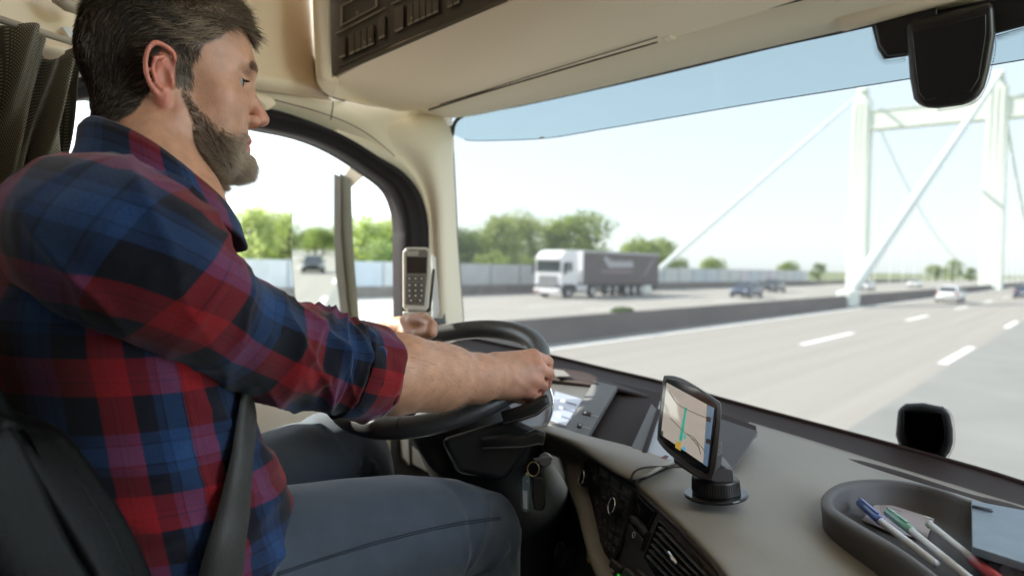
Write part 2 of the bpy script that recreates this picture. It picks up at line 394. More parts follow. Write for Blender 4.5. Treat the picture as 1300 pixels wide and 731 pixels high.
c2 = copy_tree(cw); put(c2, -24.5, 109, 'white car just left of the foot of the thick slanting cable', PI)
c3 = copy_tree(cw); put(c3, -25, 147, 'tiny white car far away on the opposite carriageway left of the middle pylon leg', PI)
c4 = copy_tree(cn); put(c4, -6.0, 99, 'dark car cut off by the right edge of the photo')
c5 = copy_tree(cb); mirror_car = c5; c5.name = 'black_car'; put(c5, -5.45, -62, 'black car following behind, seen only in the door mirror')

# ---- oncoming lorry
M_curt = mat('curtain_brown', (.098, .076, .072), .6, nz=(.4, .1), bump=(3, .3, .02))
M_lorry = mat('lorry_white', (.82, .82, .84), .35, coat=.4)
M_text = mat('curtain_print', (.42, .42, .45), .6); M_mauve = mat('curtain_mauve', (.22, .15, .18), .6)
LX, LY = -34.4, 46.6
lo = empty('lorry', (LX+1.25, LY, 0), 'white lorry with a dark brown curtain sided trailer coming the other way', 'lorry')
# local: front at y=0 towards -y, side facing us is x=+1.25
def LM(): return MB()
def lb(m, name, ma, par=lo, **k): return m.build(name, ma, par, **k)
lo.location = (LX+1.25, LY, 0)
m_ = MB().loft([[(-1.22, y, z0), (1.22, y, z0), (1.24, y, (z0+z1)/2), (1.17, y, z1), (-1.17, y, z1), (-1.24, y, (z0+z1)/2)] for y, z0, z1 in ((.0, .45, 2.0), (.03, .9, 3.2), (.5, 1.0, 3.62), (1.2, 1.0, 3.72), (2.3, 1.0, 3.75))], cap=True)
cabm = lb(m_, 'cab', M_lorry, bevel=.05)
m_ = MB().prism([(-1.1, -.06, 2.05), (1.1, -.06, 2.05), (1.08, .0, 2.85), (-1.08, .0, 2.85)], (0, .08, .0)); ws = lb(m_, 'windscreen', M_cgl)
lb(MB().box((0, -.12, 3.02), (2.3, .28, .14)), 'sun_visor', M_lorry, bevel=.03)
g = MB(); g.box((0, -.05, 1.3), (1.7, .06, .9)); 
for k in range(5): g.box((0, -.09, .95+k*.18), (1.66, .04, .06))
lb(g, 'grille', mat('grille_grey', (.3, .3, .31), .5))
lb(MB().box((0, -.04, .55), (2.44, .3, .4)), 'bumper', M_lorry, bevel=.06)
for s in (-1, 1):
    lb(MB().box((s*.92, -.18, .6), (.4, .1, .2)), 'headlight', M_hl, bevel=.03)
    lb(MB().box((s*1.5, .12, 2.3), (.26, .14, .85)), 'door_mirror', M_under, bevel=.04)
lb(MB().box((-1.0, -.2, .48), (.3, .06, .12)), 'marker_light', M_tl)
d_ = MB().prism([(1.235, .35, 1.1), (1.235, 1.55, 1.1), (1.235, 1.55, 2.05), (1.235, .35, 2.05)], (.02, 0, 0)); dd = lb(d_, 'door', M_lorry)
MB().prism([(1.25, .42, 2.1), (1.25, 1.5, 2.1), (1.235, 1.5, 2.8), (1.235, .55, 2.8)], (.02, 0, 0)).build('door_window', M_cgl, dd)
lb(MB().box((0, 1.9, .8), (2.3, 3.9, .5)), 'chassis', M_under)
lb(MB().box((1.0, 3.0, .7), (.5, 1.5, .62)), 'fuel_tank', mat('tank_alu', (.6, .6, .62), .35, .6), bevel=.1)
lb(MB().box((1.16, 1.0, .82), (.15, 1.5, .7)), 'wheel_arch', M_under, bevel=.05)
for y in (1.1, 4.6): 
    for s in (-1, 1): wheel(lo, s*1.05, y, .5, .32, s)
for y in (10.2, 11.5, 12.8):
    for s in (-1, 1): wheel(lo, s*1.05, y, .5, .32, s)
for y in (7.2, 8.4): lb(MB().cyl((1.05, y, .62), (1, 0, 0), .22, .3, 16), 'pallet_box_wheel', M_rim)
tb = MB().box((0, 9.55, 2.35), (2.5, 12.9, 2.55)); tr_ = lb(tb, 'trailer', M_curt, bevel=.03)
MB().box((0, 9.55, 3.69), (2.54, 13.0, .16)).build('roof_rail', mat('rail_grey', (.5, .5, .52), .5), tr_)
MB().box((0, 9.55, .98), (2.4, 12.8, .2)).build('trailer_frame', M_under, tr_)
MB().box((0, 3.02, 2.4), (2.45, .08, 2.5)).build('headboard', M_lorry, tr_)
MB().box((.9, 15.9, .6), (.5, .2, .3)).build('mudguard', M_under, tr_)
t_ = MB(); X = 1.262
# big blurred lettering band: swash initial, letters, mauve strap line, pale diagonal flash
t_.prism([(X, 6.0, 3.25), (X, 6.6, 3.35), (X, 7.3, 2.9), (X, 11.0, 2.95), (X, 11.1, 2.5), (X, 6.9, 2.42)], (.012, 0, 0))
for k in range(8): t_.box((X+.008, 7.4+k*.48, 2.98), (.014, .2, .34 if k % 3 == 0 else .16))
t_.build('lettering', M_text, tr_)
MB().box((X, 8.3, 2.1), (.014, 5.2, .3)).build('strap_line', M_mauve, tr_)
MB().prism([(X, 12.9, 1.7), (X, 13.3, 1.7), (X, 15.2, 3.3), (X, 14.6, 3.3)], (.012, 0, 0)).build('diagonal_flash', mat('flash_grey', (.2, .2, .21), .6), tr_)
# ================================================================== THE LORRY CAB WE SIT IN
def nogen(): pass
M_beige = mat('beige_trim_plastic', (.84, .71, .54), .62, nz=(2.5, .04), bump=(420, .25, .0006))
M_beige2 = mat('beige_pillar_plastic', (.84, .75, .60), .6, bump=(420, .2, .0006))
M_rub = mat('rubber_seal', (.010, .006, .007), .6, spec=.25)
M_seam = mat('seam_shadow_gap', (.05, .038, .028), .9)
M_dkpl = mat('dark_brown_plastic', (.026, .015, .013), .65, spec=.2, bump=(500, .25, .0005))
M_dash = mat('taupe_dash_vinyl', (.245, .23, .20), .55, nz=(5, .05), bump=(520, .5, .0008))
M_dash2 = mat('grey_dash_plastic', (.06, .06, .06), .5, bump=(500, .2, .0005))
M_blkpl = mat('black_plastic', (.007, .007, .0075), .48, bump=(400, .2, .0005))
M_gloss = mat('gloss_black', (.008, .008, .009), .12)
M_chr = mat('satin_chrome', (.75, .75, .77), .22, 1.)
M_icon = mat('white_icon_print', (.7, .7, .7), .6)
XW = -1.42
WQ, WN = V(0, 1.60, 2.33), V(0, .62, .13)
def W(x, y, off=0): return PL(x, y, WQ, WN, off)
cabr = empty('truck_cab', (-.7, 1.0, 1.2), 'beige lined interior of the lorry cab around the driver', 'truck cab'); cabr['_o'] = (-.7, 1.0, 1.2)
so_px = [(105, 100), (220, 119), (340, 140), (385, 153), (434, 173), (475, 198), (508, 218.5), (528.5, 243), (539, 276), (541.6, 313), (543, 400), (543, 445)]
si_px = [(108, 122), (220, 141), (338, 162), (392, 174), (434, 192), (471, 216), (500, 239), (512, 264), (516, 290), (516, 313), (517, 400), (517, 440)]
SO = [PX(x, y, XW) for x, y in so_px]; SI = [PX(x, y, XW-.015) for x, y in si_px]
sill_z = 2.31
yr = PX(84, 200, XW).y
SO[-1].z = sill_z-.02; SI[-1].z = sill_z
SOl = SO+[V(XW, SO[-1].y-.12, sill_z-.05), V(XW, yr+.1, sill_z-.05), V(XW, yr-.03, sill_z+.05), V(XW, yr-.035, SO[0].z-.1)]
SIl = SI+[V(XW-.015, SI[-1].y-.08, sill_z-.01), V(XW-.015, yr+.12, sill_z-.01), V(XW-.015, yr, sill_z+.08), V(XW-.015, yr-.01, SI[0].z-.08)]
cso, csi = cr(SOl, 6, True), cr(SIl, 6, True)
# wall with the window opening: ring from opening outward
def outw(p):
    c = V(XW, 1.0, 2.6); d = p-c; y, z = d.y, d.z
    k = min((1.35-.0)/abs(y) if abs(y) > 1e-6 else 99, (1.25)/abs(z) if abs(z) > 1e-6 else 99)
    q = c+V(0, y*k, z*k); q.y = min(q.y, 1.52); q.y = max(q.y, -.9); return q
rub = MB()
mid = [(a+b)/2+V(.022, 0, 0) for a, b in zip(cso, csi)]
rub.loft([[a for a in cso], [a.lerp(b, .2)+V(.018, 0, 0) for a, b in zip(cso, csi)], mid, [a.lerp(b, .65)+V(.004, 0, 0) for a, b in zip(cso, csi)], [a.lerp(b, .85)+V(.012, 0, 0) for a, b in zip(cso, csi)], csi, [p+V(-.05, 0, 0) for p in csi]])
rub.build('door_seal', M_rub, cabr, smooth=True, solid=.004)
wl = MB(); wl.loft([cso, [p.lerp(outw(p), .06)+V(.012, 0, 0) for p in cso], [p.lerp(outw(p), .5)+V(.004, 0, 0) for p in cso], [outw(p) for p in cso], [outw(p)+V(-.06, 0, 0) for p in cso]])
wl.build('door_lining', M_beige2, cabr, smooth=True, solid=.01)
# windows
gl = MB(); gl.v = [p+V(-.03, 0, 0) for p in csi]; gl.f = [tuple(range(len(csi)))]
gl.build('side_window', thin_glass('side_glass', (.29, .30, .295), .03), cabr, recalc=False)
# A pillar
pa = [(423, 168), (475, 198), (508, 218), (528, 243), (539, 276), (541, 313), (543, 400), (545, 470)]
pb = [(505, 130), (548, 133), (574, 168), (575.5, 200), (578, 250), (581, 313), (587.5, 402), (592, 470)]
ra = [PX(x+1, y-1, XW+.004) for x, y in pa]; rb_ = [W(x, y, -.01) for x, y in pb]
inn = (CC-V(-1.4, 1.5, 2.6)).normalized()
r1 = [a.lerp(b, .10)+inn*.014 for a, b in zip(ra, rb_)]; r15 = [a.lerp(b, .18)+inn*.010 for a, b in zip(ra, rb_)]; r2_ = [a.lerp(b, .5)+inn*.055 for a, b in zip(ra, rb_)]; r3_ = [a.lerp(b, .88)+inn*.02 for a, b in zip(ra, rb_)]
r4_ = [b+V(-.03, .03, 0) for b in rb_]
facing(patch([ra, r1, r15, r2_, r3_, rb_, r4_], 6, 4).build('pillar_trim', M_beige2, cabr, smooth=True, recalc=False, solid=.006))
MB().tube([W(x-1.5, y, -.002) for x, y in ((574, 160), (576, 200), (578.5, 250), (581.5, 313), (588, 402), (592, 470))], .006, 8).build('pillar_seal', mat('grey_seal', (.16, .15, .13), .6), cabr, smooth=True)
# grooves on the side trim
def groove(pts, r=.0022, ma=M_seam, name='seam'):
    return MB().tube(cr(pts, 6), r, 6).build(name, ma, cabr, smooth=True)
groove([PX(423, 129, XW+.03), PX(422, 140, XW+.03), PX(420, 152, XW+.028)], .0014)
lp = [PX(x, y, XW+.016) for x, y in ((345, 128), (400, 143), (440, 158), (470, 176), (497, 199))]
groove([p+V(.012, 0, 0) for p in lp], .0015, mat('seam_soft', (.22, .17, .12), .8))
# side trim panel above the window (paler ledge running back from the locker)
rows = [[PX(x, y, XW+.01) for x, y in ((-60, -60), (120, -40), (330, -30), (398, -10))], [PX(x, y, XW+.02) for x, y in ((-60, 20), (120, 50), (330, 70), (402, 88))],
        [PX(x, y, XW+.045) for x, y in ((-60, 38), (120, 68), (330, 98), (410, 114))], [PX(x, y, XW+.02) for x, y in ((-60, 60), (120, 86), (330, 116), (421, 128))]]
facing(patch(rows, 6, 5).build('side_trim', M_beige, cabr, smooth=True, recalc=False, solid=.004))
# clips, handle and grab rail on the side trim
MB().tube([PX(72, -4, XW+.07), PX(85, 6, XW+.08), PX(105, 12, XW+.07)], .012, 8).build('curtain_rail', mat('rail_beige', (.4, .34, .26), .5), cabr, smooth=True)
MB().prism([PX(76, 36, XW+.03), PX(86, 36, XW+.03), PX(95, 50, XW+.03), PX(88, 52, XW+.03)], (.01, 0, 0)).build('curtain_clip', M_icon, cabr)
MB().prism([PX(310, 118, XW+.05), PX(338, 124, XW+.05), PX(346, 134, XW+.05), (PX(334, 142, XW+.05))], (.02, 0, 0)).build('trim_cap', M_beige, cabr, bevel=.006)
# overhead locker
E1 = [(403, 84), (423, 96), (499, 58), (643, 0), (1000, -143), (1450, -322)]
r0 = [PY(x, y, 1.0) for x, y in E1]; r0[0] = PX(402, 86, -1.30)
rt = [PY(x, y-3, 1.005) for x, y in E1]; rt[0] = PX(398, 0, -1.30)
ma_ = [(407, 106), (445, 104), (540, 76), (690, 22), (1000, -98), (1450, -262)]
mb_ = [(420, 121), (480, 122), (590, 95), (725, 48), (1000, -45), (1450, -190)]
S_ = [(466, 134), (524, 137.5), (620, 112), (740, 77), (1000, 2), (1450, -130)]
rA = [PY(x, y, 1.07) for x, y in ma_]; rB = [PY(x, y, 1.18) for x, y in mb_]; rS = [PY(x, y, 1.33) for x, y in S_]
rA[0] = PX(407, 106, -1.31); rB[0] = PX(420, 121, -1.34); rS[0] = PX(466, 134, -1.37)
lk = facing(patch([r0, rA, rB, rS], 10, 10).build('overhead_locker', M_beige, cabr, smooth=True, recalc=False, solid=.006))
# locker end cheek
facing(patch([[PX(397, -40, XW+.02), PX(402, 84, XW+.02), PX(408, 112, XW+.03), PX(421, 123, XW+.03)], [PX(399, -40, -1.29), PX(404, 84, -1.29), PX(409, 108, -1.31), PX(423, 121, -1.34)], [PX(417, -40, -1.28), PX(420, 92, -1.275), PX(424, 97, -1.27), PX(430, 99, -1.27)]], 5, 4).build('locker_end', M_beige, cabr, smooth=True, recalc=False, solid=.003))
groove([PX(397, -20, XW+.035), PX(402, 84, XW+.04), PX(408, 111, XW+.05), PX(421, 123, XW+.055), PY(463, 134, 1.27)], .0022)
# dark control panel on the locker face
fn = V(0, -1, -.02)
def LF(x, y, off=0): return PL(x, y, V(0, 1.0, 2.95), V(0, 1, 0), -off)
pn = MB().prism([LF(419, 98), LF(500, 60), LF(643, 2), LF(1000, -141), LF(1000, -400), LF(413, -400)], (0, .012, 0)).build('control_panel', M_dkpl2 if 'M_dkpl2' in globals() else mat('panel_brown', (.045, .032, .022), .5, bump=(300, .2, .0005)), cabr)
M_key = mat('key_brown', (.075, .056, .038), .5); M_line = mat('panel_pale_line', (.3, .25, .18), .5)
def k2(x, y): return 415+x/5.652, y/5.655
def lfq(q, off, name, ma, th=.004):
    return MB().prism([LF(*k2(*p), off) for p in q], (0, th, 0)).build(name, ma, pn, bevel=.0015)
lfq([(30, 520), (50, 545), (1290, 8), (1290, -20)], .004, 'trim_line', M_key)
lfq([(75, 470), (80, 485), (445, 325), (440, 312)], .003, 'trim_line', M_key)
for x0, x1, yb, yt in ((85, 128, 425, 285), (365, 412, 285, 135), (482, 545, 235, 65)):
    sl = -.44; w_ = x1-x0
    lfq([(x0, yb), (x1, yb+sl*w_), (x1, yt+sl*w_), (x0, yt)], .006, 'key', M_key)
    lfq([(x0+3, yb-2), (x1-3, yb+sl*w_-2), (x1-3, yb+sl*w_-16), (x0+3, yb-16)], .010, 'key_edge', M_line)
for x0, n, yb, h in ((155, 4, 395, 140), (575, 5, 185, 150), (860, 2, 60, 150)):
    for i in range(n):
        a = x0+i*45; b = a+40; y0 = yb-i*20
        lfq([(a, y0), (b, y0-18), (b, y0-18-h), (a, y0-h)], .006, 'key', M_key)
        lfq([(a+2, y0-2), (b-2, y0-20), (b-2, y0-32), (a+2, y0-14)], .010, 'key_edge', M_line)
for q in (([(95, 190), (105, 190), (105, 45), (95, 45)]), ([(98, 188), (345, 58), (345, 48), (98, 178)]), ([(345, 58), (353, 52), (353, -60), (345, -60)]), ([(98, 50), (350, -80), (350, -88), (98, 40)]), ([(60, 250), (420, 60), (420, 50), (60, 240)]), ([(460, 35), (540, -6), (540, -14), (460, 26)])):
    lfq(q, .005, 'bezel_line', M_line)
for x, y in ((212, 90), (268, 305), (310, 285), (603, 130)): lfq([(x-4, y+12), (x+4, y+8), (x+4, y-12), (x-4, y-8)], .011, 'icon', M_line)
# lower header panel between locker and windscreen
Sh = [(500, 133), (548, 139), (620, 114.5), (740, 79.5), (1000, 4.5), (1450, -127)]
Hh = [(545, 142), (583, 147), (657, 133), (740, 115), (1000, 53), (1450, -44)]
q0 = [PY(x, y, 1.335)+V(0, .01, .012) for x, y in Sh]; q3 = [W(x, y, -.01) for x, y in Hh]
q1 = [a.lerp(b, .4)+V(0, -.008, -.006) for a, b in zip(q0, q3)]
facing(patch([q0, q1, q3, [p+V(0, .05, .03) for p in q3]], 10, 6).build('header_panel', M_beige2, cabr, smooth=True, recalc=False, solid=.005))
groove([PY(x, y, 1.333)+V(0, -.004, -.006) for x, y in ((546, 137), (620, 113.5), (740, 78), (836, 50))], .0026)
groove([PY(x, y, 1.30)+V(0, -.004, -.008) for x, y in ((560, 129), (620, 110), (740, 72.5), (836, 43))], .0012)
groove([PY(x, y, 1.33)+V(0, -.006, -.006) for x, y in ((850, 36), (1000, -2), (1300, -78))], .007)
MB().prism([PY(833, 43, 1.31), PY(846, 30, 1.31), PY(856, 32, 1.31), PY(850, 46, 1.31), PY(838, 50, 1.31)], (0, .03, 0)).build('hinge_cover', M_beige, cabr, bevel=.004)
0 and groove([PL(x, y, PY(740, 30, 1.12), V(0, .3, 1), -.002) for x, y in ((700, -14), (735, 8), (790, 20), (832, 30))], .0012, mat('seam_soft', (.35, .28, .2), .8))
groove([W(x, y, -.006) for x, y in ((866, 44), (930, 51), (972, 59))], .0012)
# windscreen header seal and glass
hs = [(574.5, 172), (577, 157), (586, 148), (602, 143), (657, 133.5), (740, 115.5), (840, 92.5), (981, 58.5), (1066, 40), (1200, 10), (1450, -42)]
MB().tube(cr([W(x, y, -.012) for x, y in hs], 6), .0052, 8).build('windscreen_seal', mat('dark_header_seal', (.05, .045, .035), .6), cabr, smooth=True)
gz = MB().quad(W(540, 480, .012), W(1500, 720, .012), W(1500, -90, .012), W(540, 110, .012)); 
gz.v[0] = V(-1.5, 0, 2.15); gz.v[1] = V(1.3, 0, 2.05); gz.v[2] = V(1.3, 0, 3.12); gz.v[3] = V(-1.5, 0, 3.12)
for q in gz.v: q.y = 1.60-(q.z-2.33)*.13/.62+.012
glass = gz.build('windscreen', thin_glass('windscreen_glass', (.128, .131, .130), .015, veil=.014), cabr, recalc=False)
lowb = [(577.5, 172), (590, 177.5), (610, 179), (690, 176), (760, 165), (840, 151.5), (960, 131), (1150, 101), (1300, 76), (1450, 52)]
topb = [(577.5, 160), (588, 149), (610, 141.5), (690, 126.5), (760, 111), (840, 92), (960, 63), (1150, 20), (1300, -10), (1450, -42)]
fb = MB().loft([cr([W(x, y, .0) for x, y in topb], 5), cr([W(x, y, .0) for x, y in lowb], 5)], closed=False)
fb.build('blue_sun_strip', thin_glass('blue_band_film', (.54, .64, .665), .015), glass, recalc=False)
MB().tube(cr([W(x, y, -.001) for x, y in lowb[1:]], 5), .0011, 6).build('strip_edge', mat('strip_edge_dark', (.05, .08, .10), .6), glass, smooth=True)
MB().box(W(688, 175, -.004), (.012, .004, .004)).build('strip_clip', M_icon, glass)
# roof, rear wall and floor of the cab
MB().box((-.2, .25, 3.72), (2.6, 2.9, .04)).build('roof', M_beige, cabr)
MB().box((XW+.015, .25, 3.0), (.02, 2.6, 1.45)).v
MB().quad((XW+.0, 1.6, 3.0), (XW+.0, -1.2, 3.0), (XW+.0, -1.2, 3.74), (XW+.0, 1.6, 3.74)).build('upper_side', M_beige, cabr, solid=.01)
MB().box((1.27, -.12, 2.5), (.03, 1.76, 2.5)).build('passenger_light_block', mat('rear_wall_cloth', (.14, .12, .10), .9), cabr)  # unseen dark wall, added and cut short to shape the light inside
MB().box((-.2, -1.0, 2.4), (2.9, .04, 2.7)).build('rear_wall', mat('rear_wall_cloth', (.14, .12, .10), .9), cabr)  # unseen wall, set dark and full width to shut out light from behind
MB().box((-.2, .4, 1.25), (2.6, 2.8, .04)).build('floor_mat', mat('floor_mat_black', (.012, .012, .012), .9), cabr)
MB().box((.0, 1.66, 1.65), (2.9, .04, .9)).build('bulkhead', mat('bulkhead_black', (.012, .011, .011), .8), cabr)
# lower door details seen between the thigh and the wheel
D0 = XW+.04
MB().tube(cr([PX(474, 552, D0), PX(483, 566, D0), PX(489, 588, D0), PX(494, 615, D0)], 5), .014, 8).build('door_pull', M_beige2, cabr, smooth=True)
MB().prism([PX(496, 540, D0), PX(524, 548, D0), PX(560, 625, D0), PX(496, 620, D0)], (.004, 0, 0)).build('door_pocket', mat('door_pocket_brown', (.05, .04, .03), .6), cabr)
MB().prism([PX(508, 555, D0+.01), PX(516, 556, D0+.01), PX(518, 590, D0+.01), PX(510, 580, D0+.01)], (.006, 0, 0)).build('pocket_slot', M_beige2, cabr)
MB().prism([PX(522, 566, D0+.01), PX(533, 575, D0+.01), PX(541, 598, D0+.01), PX(523, 588, D0+.01)], (.006, 0, 0)).build('pocket_slot', M_beige2, cabr)

# ------------------------------------------------------------------ DASHBOARD
da = empty('dashboard', (-.4, 1.2, 2.0), 'taupe and black lorry dashboard curving from behind the steering wheel to the lower right', 'dashboard'); da['_o'] = (-.4, 1.2, 2.0)
Z0 = 2.19
fr = [(941, 541), (1030, 568), (1130, 600), (1233, 632), (1400, 684)]
a0 = [PY(x, y, 1.40) for x, y in fr]
rr1 = [PZ(x, y, z) for (x, y), z in zip([(915, 583), (1010, 622), (1120, 660), (1240, 700), (1400, 745)], (2.197, 2.187, 2.172, 2.16, 2.14))]
rr2 = [PZ(x, y, z) for (x, y), z in zip([(855, 589), (950, 668), (1060, 735), (1200, 800), (1400, 850)], (2.195, 2.19, 2.178, 2.165, 2.15))]
rr3 = [PZ(x, y, z) for (x, y), z in zip([(812, 608), (866, 652), (925, 712), (985, 790), (1060, 900)], (2.19, 2.187, 2.183, 2.18, 2.17))]
rr4 = [PZ(x, y, z) for (x, y), z in zip([(807, 619), (860, 668), (917, 731), (975, 810), (1050, 930)], (2.178, 2.176, 2.172, 2.17, 2.16))]
rr5 = [p+V(.004, .004, -.03) for p in rr4]
ext = [p+V(.0, .05, .0) for p in a0]
facing(patch([ext, a0, rr1, rr2, rr3, rr4, rr5], 8, 6).build('dash_top', M_dash, da, smooth=True, recalc=False, solid=.006))
# lip from the dash top to behind the wheel
U1 = [(600, 516), (655, 529), (685, 536), (717, 544), (744, 552.5), (800, 567), (857, 585)]
M1 = [(598, 522), (652, 535), (682, 543), (712, 552), (742, 562), (798, 585), (835, 594)]
L1 = [(596, 530), (648, 541), (676, 549), (702, 557), (738, 572), (790, 604), (812, 608)]
L2 = [(596, 536), (648, 546), (674, 553), (700, 560), (737, 574), (787, 604), (808, 616)]
lp_ = patch([[PZ(x, y, 2.185) + V(0, .02, -.01) for x, y in U1], [PZ(x, y, 2.203) for x, y in U1], [PZ(x, y, 2.208) for x, y in M1], [PZ(x, y, 2.196) for x, y in L1], [PZ(x, y, 2.178) for x, y in L2], [PZ(x, y, 2.178)+V(0.01, .01, -.03) for x, y in L2]], 6, 6)
facing(lp_.build('dash_lip', M_dash, da, smooth=True, recalc=False, solid=.005))
# seam on the lip
MB().tube(cr([PZ(801, 607, 2.202), PZ(806, 598, 2.208), PZ(820, 593, 2.210), PZ(850, 592, 2.206), PZ(880, 593, 2.204)], 6), .0016, 6).build('seam', M_seam, da, smooth=True)
# face plane of the centre stack
e_ = (rr4[2]-PZ(739, 571, 2.178)).normalized(); dn = V(-.20, -.22, -1).normalized(); PNn = e_.cross(dn).normalized()
if PNn.dot(CC-rr4[1]) < 0: PNn = -PNn
PQ = rr4[1]+V(0, 0, -.004)
def PN(x, y, off=0): return PL(x, y, PQ, PNn, off)
def pp(q, off, name, ma, th=.006, par=None, bevel=.0012):
    return MB().prism([PN(x, y, off) for x, y in q], -PNn*th).build(name, ma, par or da, bevel=bevel)
stack = pp([(736, 570), (760, 583), (807, 619), (860, 668), (917, 731), (1010, 860), (860, 900), (790, 800), (764, 731), (752, 690), (744, 640)], 0, 'centre_stack', M_dash2, .03)
# spine
sl_ = [(697, 553), (704, 562), (716, 582), (726, 618), (739, 650), (755, 707), (763, 731), (790, 800)]
sr_ = [(728, 566), (733, 571), (738, 597), (744, 622), (750, 644), (763, 697), (778, 731), (806, 800)]
pL = [PN(x, y, .012) for x, y in sl_]; pR = [PN(x, y, .006) for x, y in sr_]; pM = [(a+b)/2+PNn*.012 for a, b in zip(pL, pR)]
facing(patch([[p-PNn*.04 for p in pL], pL, pM, pR, [p-PNn*.03 for p in pR]], 6, 5).build('dash_spine', M_dash, da, smooth=True, recalc=False, solid=.004))
bp = pp([(741, 573), (748, 576), (806, 622), (800, 648), (786, 697), (777, 716), (766, 700), (752, 645), (741, 602)], .005, 'button_panel', M_blkpl, .01)
def c8(x, y): return 640+x/3.83, 540+y/3.83
TLc, TRc, BRc, BLc = (744, 577), (803, 624), (780, 706), (762, 690)
def bil(u, v):
    a = (TLc[0]*(1-u)+TRc[0]*u, TLc[1]*(1-u)+TRc[1]*u); b = (BLc[0]*(1-u)+BRc[0]*u, BLc[1]*(1-u)+BRc[1]*u)
    return (a[0]*(1-v)+b[0]*v, a[1]*(1-v)+b[1]*v)
M_keyb = mat('key_black', (.040, .040, .041), .45)
for i in range(4):
    for j in range(7):
        if i in (0,) and j == 2: continue
        u0, u1, v0, v1 = i/4+.02, (i+1)/4-.02, j/7+.01, (j+1)/7-.012
        o = pp([bil(u0, v0), bil(u1, v0), bil(u1, v1), bil(u0, v1)], .009, 'button', M_keyb, .005, bp, .001)
        if (i+j) % 2:
            um, vm = (u0+u1)/2, (v0+v1)/2
            pp([bil(um-.03, vm-.006), bil(um+.03, vm-.006), bil(um+.03, vm+.008), bil(um-.03, vm+.008)], .0095, 'icon', mat('dim_icon', (.30, .30, .30), .6), .001, bp, 0)
for x, y in ((746, 608), (785, 644)):
    c = PN(x, y, .012); k_ = MB().cyl(c, PNn, .0135, .022, 28).build('knob', M_blkpl, bp, bevel=.002)
    MB().tube([c+PNn*.0112+(e_*math.cos(t)+dn*math.sin(t))*.0115 for t in np.linspace(0, 2*PI, 33)[:-1]], .0012, 6, closed=True, up=PNn).build('knob_ring', M_chr, bp, smooth=True)
MB().tube([PN(759, 601, .011), PN(791, 627, .011)], .0011, 6).build('chrome_line', M_chr, bp)
# right half: display, button, vent
dsp = pp([c8(*p) for p in ((650, 340), (732, 418), (690, 515), (612, 430))], .004, 'small_display', M_gloss, .008)
pp([c8(*p) for p in ((612, 432), (690, 517), (682, 535), (604, 447))], .010, 'display_rocker', M_keyb, .008)
pp([c8(*p) for p in ((606, 470), (674, 552), (655, 606), (588, 535))], .008, 'hazard_button', M_keyb, .008)
cI = PN(*c8(630, 530), .0105); MB().tube([cI+(e_*math.cos(t)+dn*math.sin(t))*.004 for t in np.linspace(0, 2*PI, 17)[:-1]], .0005, 5, closed=True, up=PNn).build('icon', M_icon, da)
# trim rail along the stack's upper edge
MB().tube([PN(x, y, .006) for x, y in ((809, 623), (862, 672), (918, 733), (1000, 830))], .0028, 8).build('edge_rail', M_dkpl, da, smooth=True)
vent = pp([c8(*p) for p in ((750, 455), (975, 690), (1080, 850), (900, 1000), (676, 640))], .002, 'air_vent', M_gloss, .004)
for k in range(6):
    f_ = (k+.7)/6.4
    a = (750*(1-f_)+676*f_+6, 462*(1-f_)+640*f_+4); L_ = 1-.1*f_
    pp([c8(a[0], a[1]), c8(a[0]+262*L_, a[1]+268*L_), c8(a[0]+258*L_, a[1]+282*L_), c8(a[0]-3, a[1]+10)], .012, 'vent_slat', M_keyb, .008, vent, .001)
t0, t1 = PN(*c8(798, 612), .016), PN(*c8(838, 672), .016)
MB().tube([t0, t0.lerp(t1, .1), t0.lerp(t1, .9), t1], [.0012, .003, .003, .0012], 10).build('vent_tab', M_chr, vent, smooth=True)
for i in range(5):
    x0 = 520+i*62; y0 = 640+i*45-(40 if i > 1 else 0)
    pp([c8(x0, y0), c8(x0+46, y0+42), c8(x0+14, y0+130), c8(x0-28, y0+86)], .008, 'rocker_switch', M_keyb, .008)
    pp([c8(x0+4, y0+4), c8(x0+46, y0+42), c8(x0+42, y0+54), c8(x0, y0+16)], .011, 'switch_edge', mat('switch_grey', (.12, .12, .12), .4), .004)
    pp([c8(x0-4, y0+50), c8(x0+14, y0+66), c8(x0+10, y0+74), c8(x0-8, y0+58)], .0095, 'icon', mat('dim_icon', (.30, .30, .30), .6), .001, None, 0)
pp([c8(552, 718), c8(560, 726), c8(556, 736), c8(548, 728)], .014, 'green_lamp', mat('green_led', (.05, .6, .1), .4, emit=((.05, 1, .1), .02)), .002, None, 0)
# footwell console with round dial and yellow symbol
pf = pp([(640, 560), (700, 558), (722, 618), (736, 655), (760, 731), (780, 800), (600, 900)], -.03, 'knee_panel', M_blkpl, .02)
cI = PN(717, 704, -.02); MB().cyl(cI, PNn, .022, .02, 32).build('dial', M_blkpl, da, bevel=.002)
MB().tube([cI+PNn*.011+(e_*math.cos(t)+dn*math.sin(t))*.0205 for t in np.linspace(2.5, 5.2, 20)], .0012, 6).build('dial_ring', mat('dim_chrome', (.25, .25, .26), .3, .8), da, smooth=True)
for q in (((744, 706), (749, 709), (751, 716), (746, 713)), ((745, 700), (748, 702), (748, 706), (745, 705))):
    pp(q, -.026, 'yellow_symbol', mat('yellow_print', (.6, .45, .03), .6), .002, None, 0)
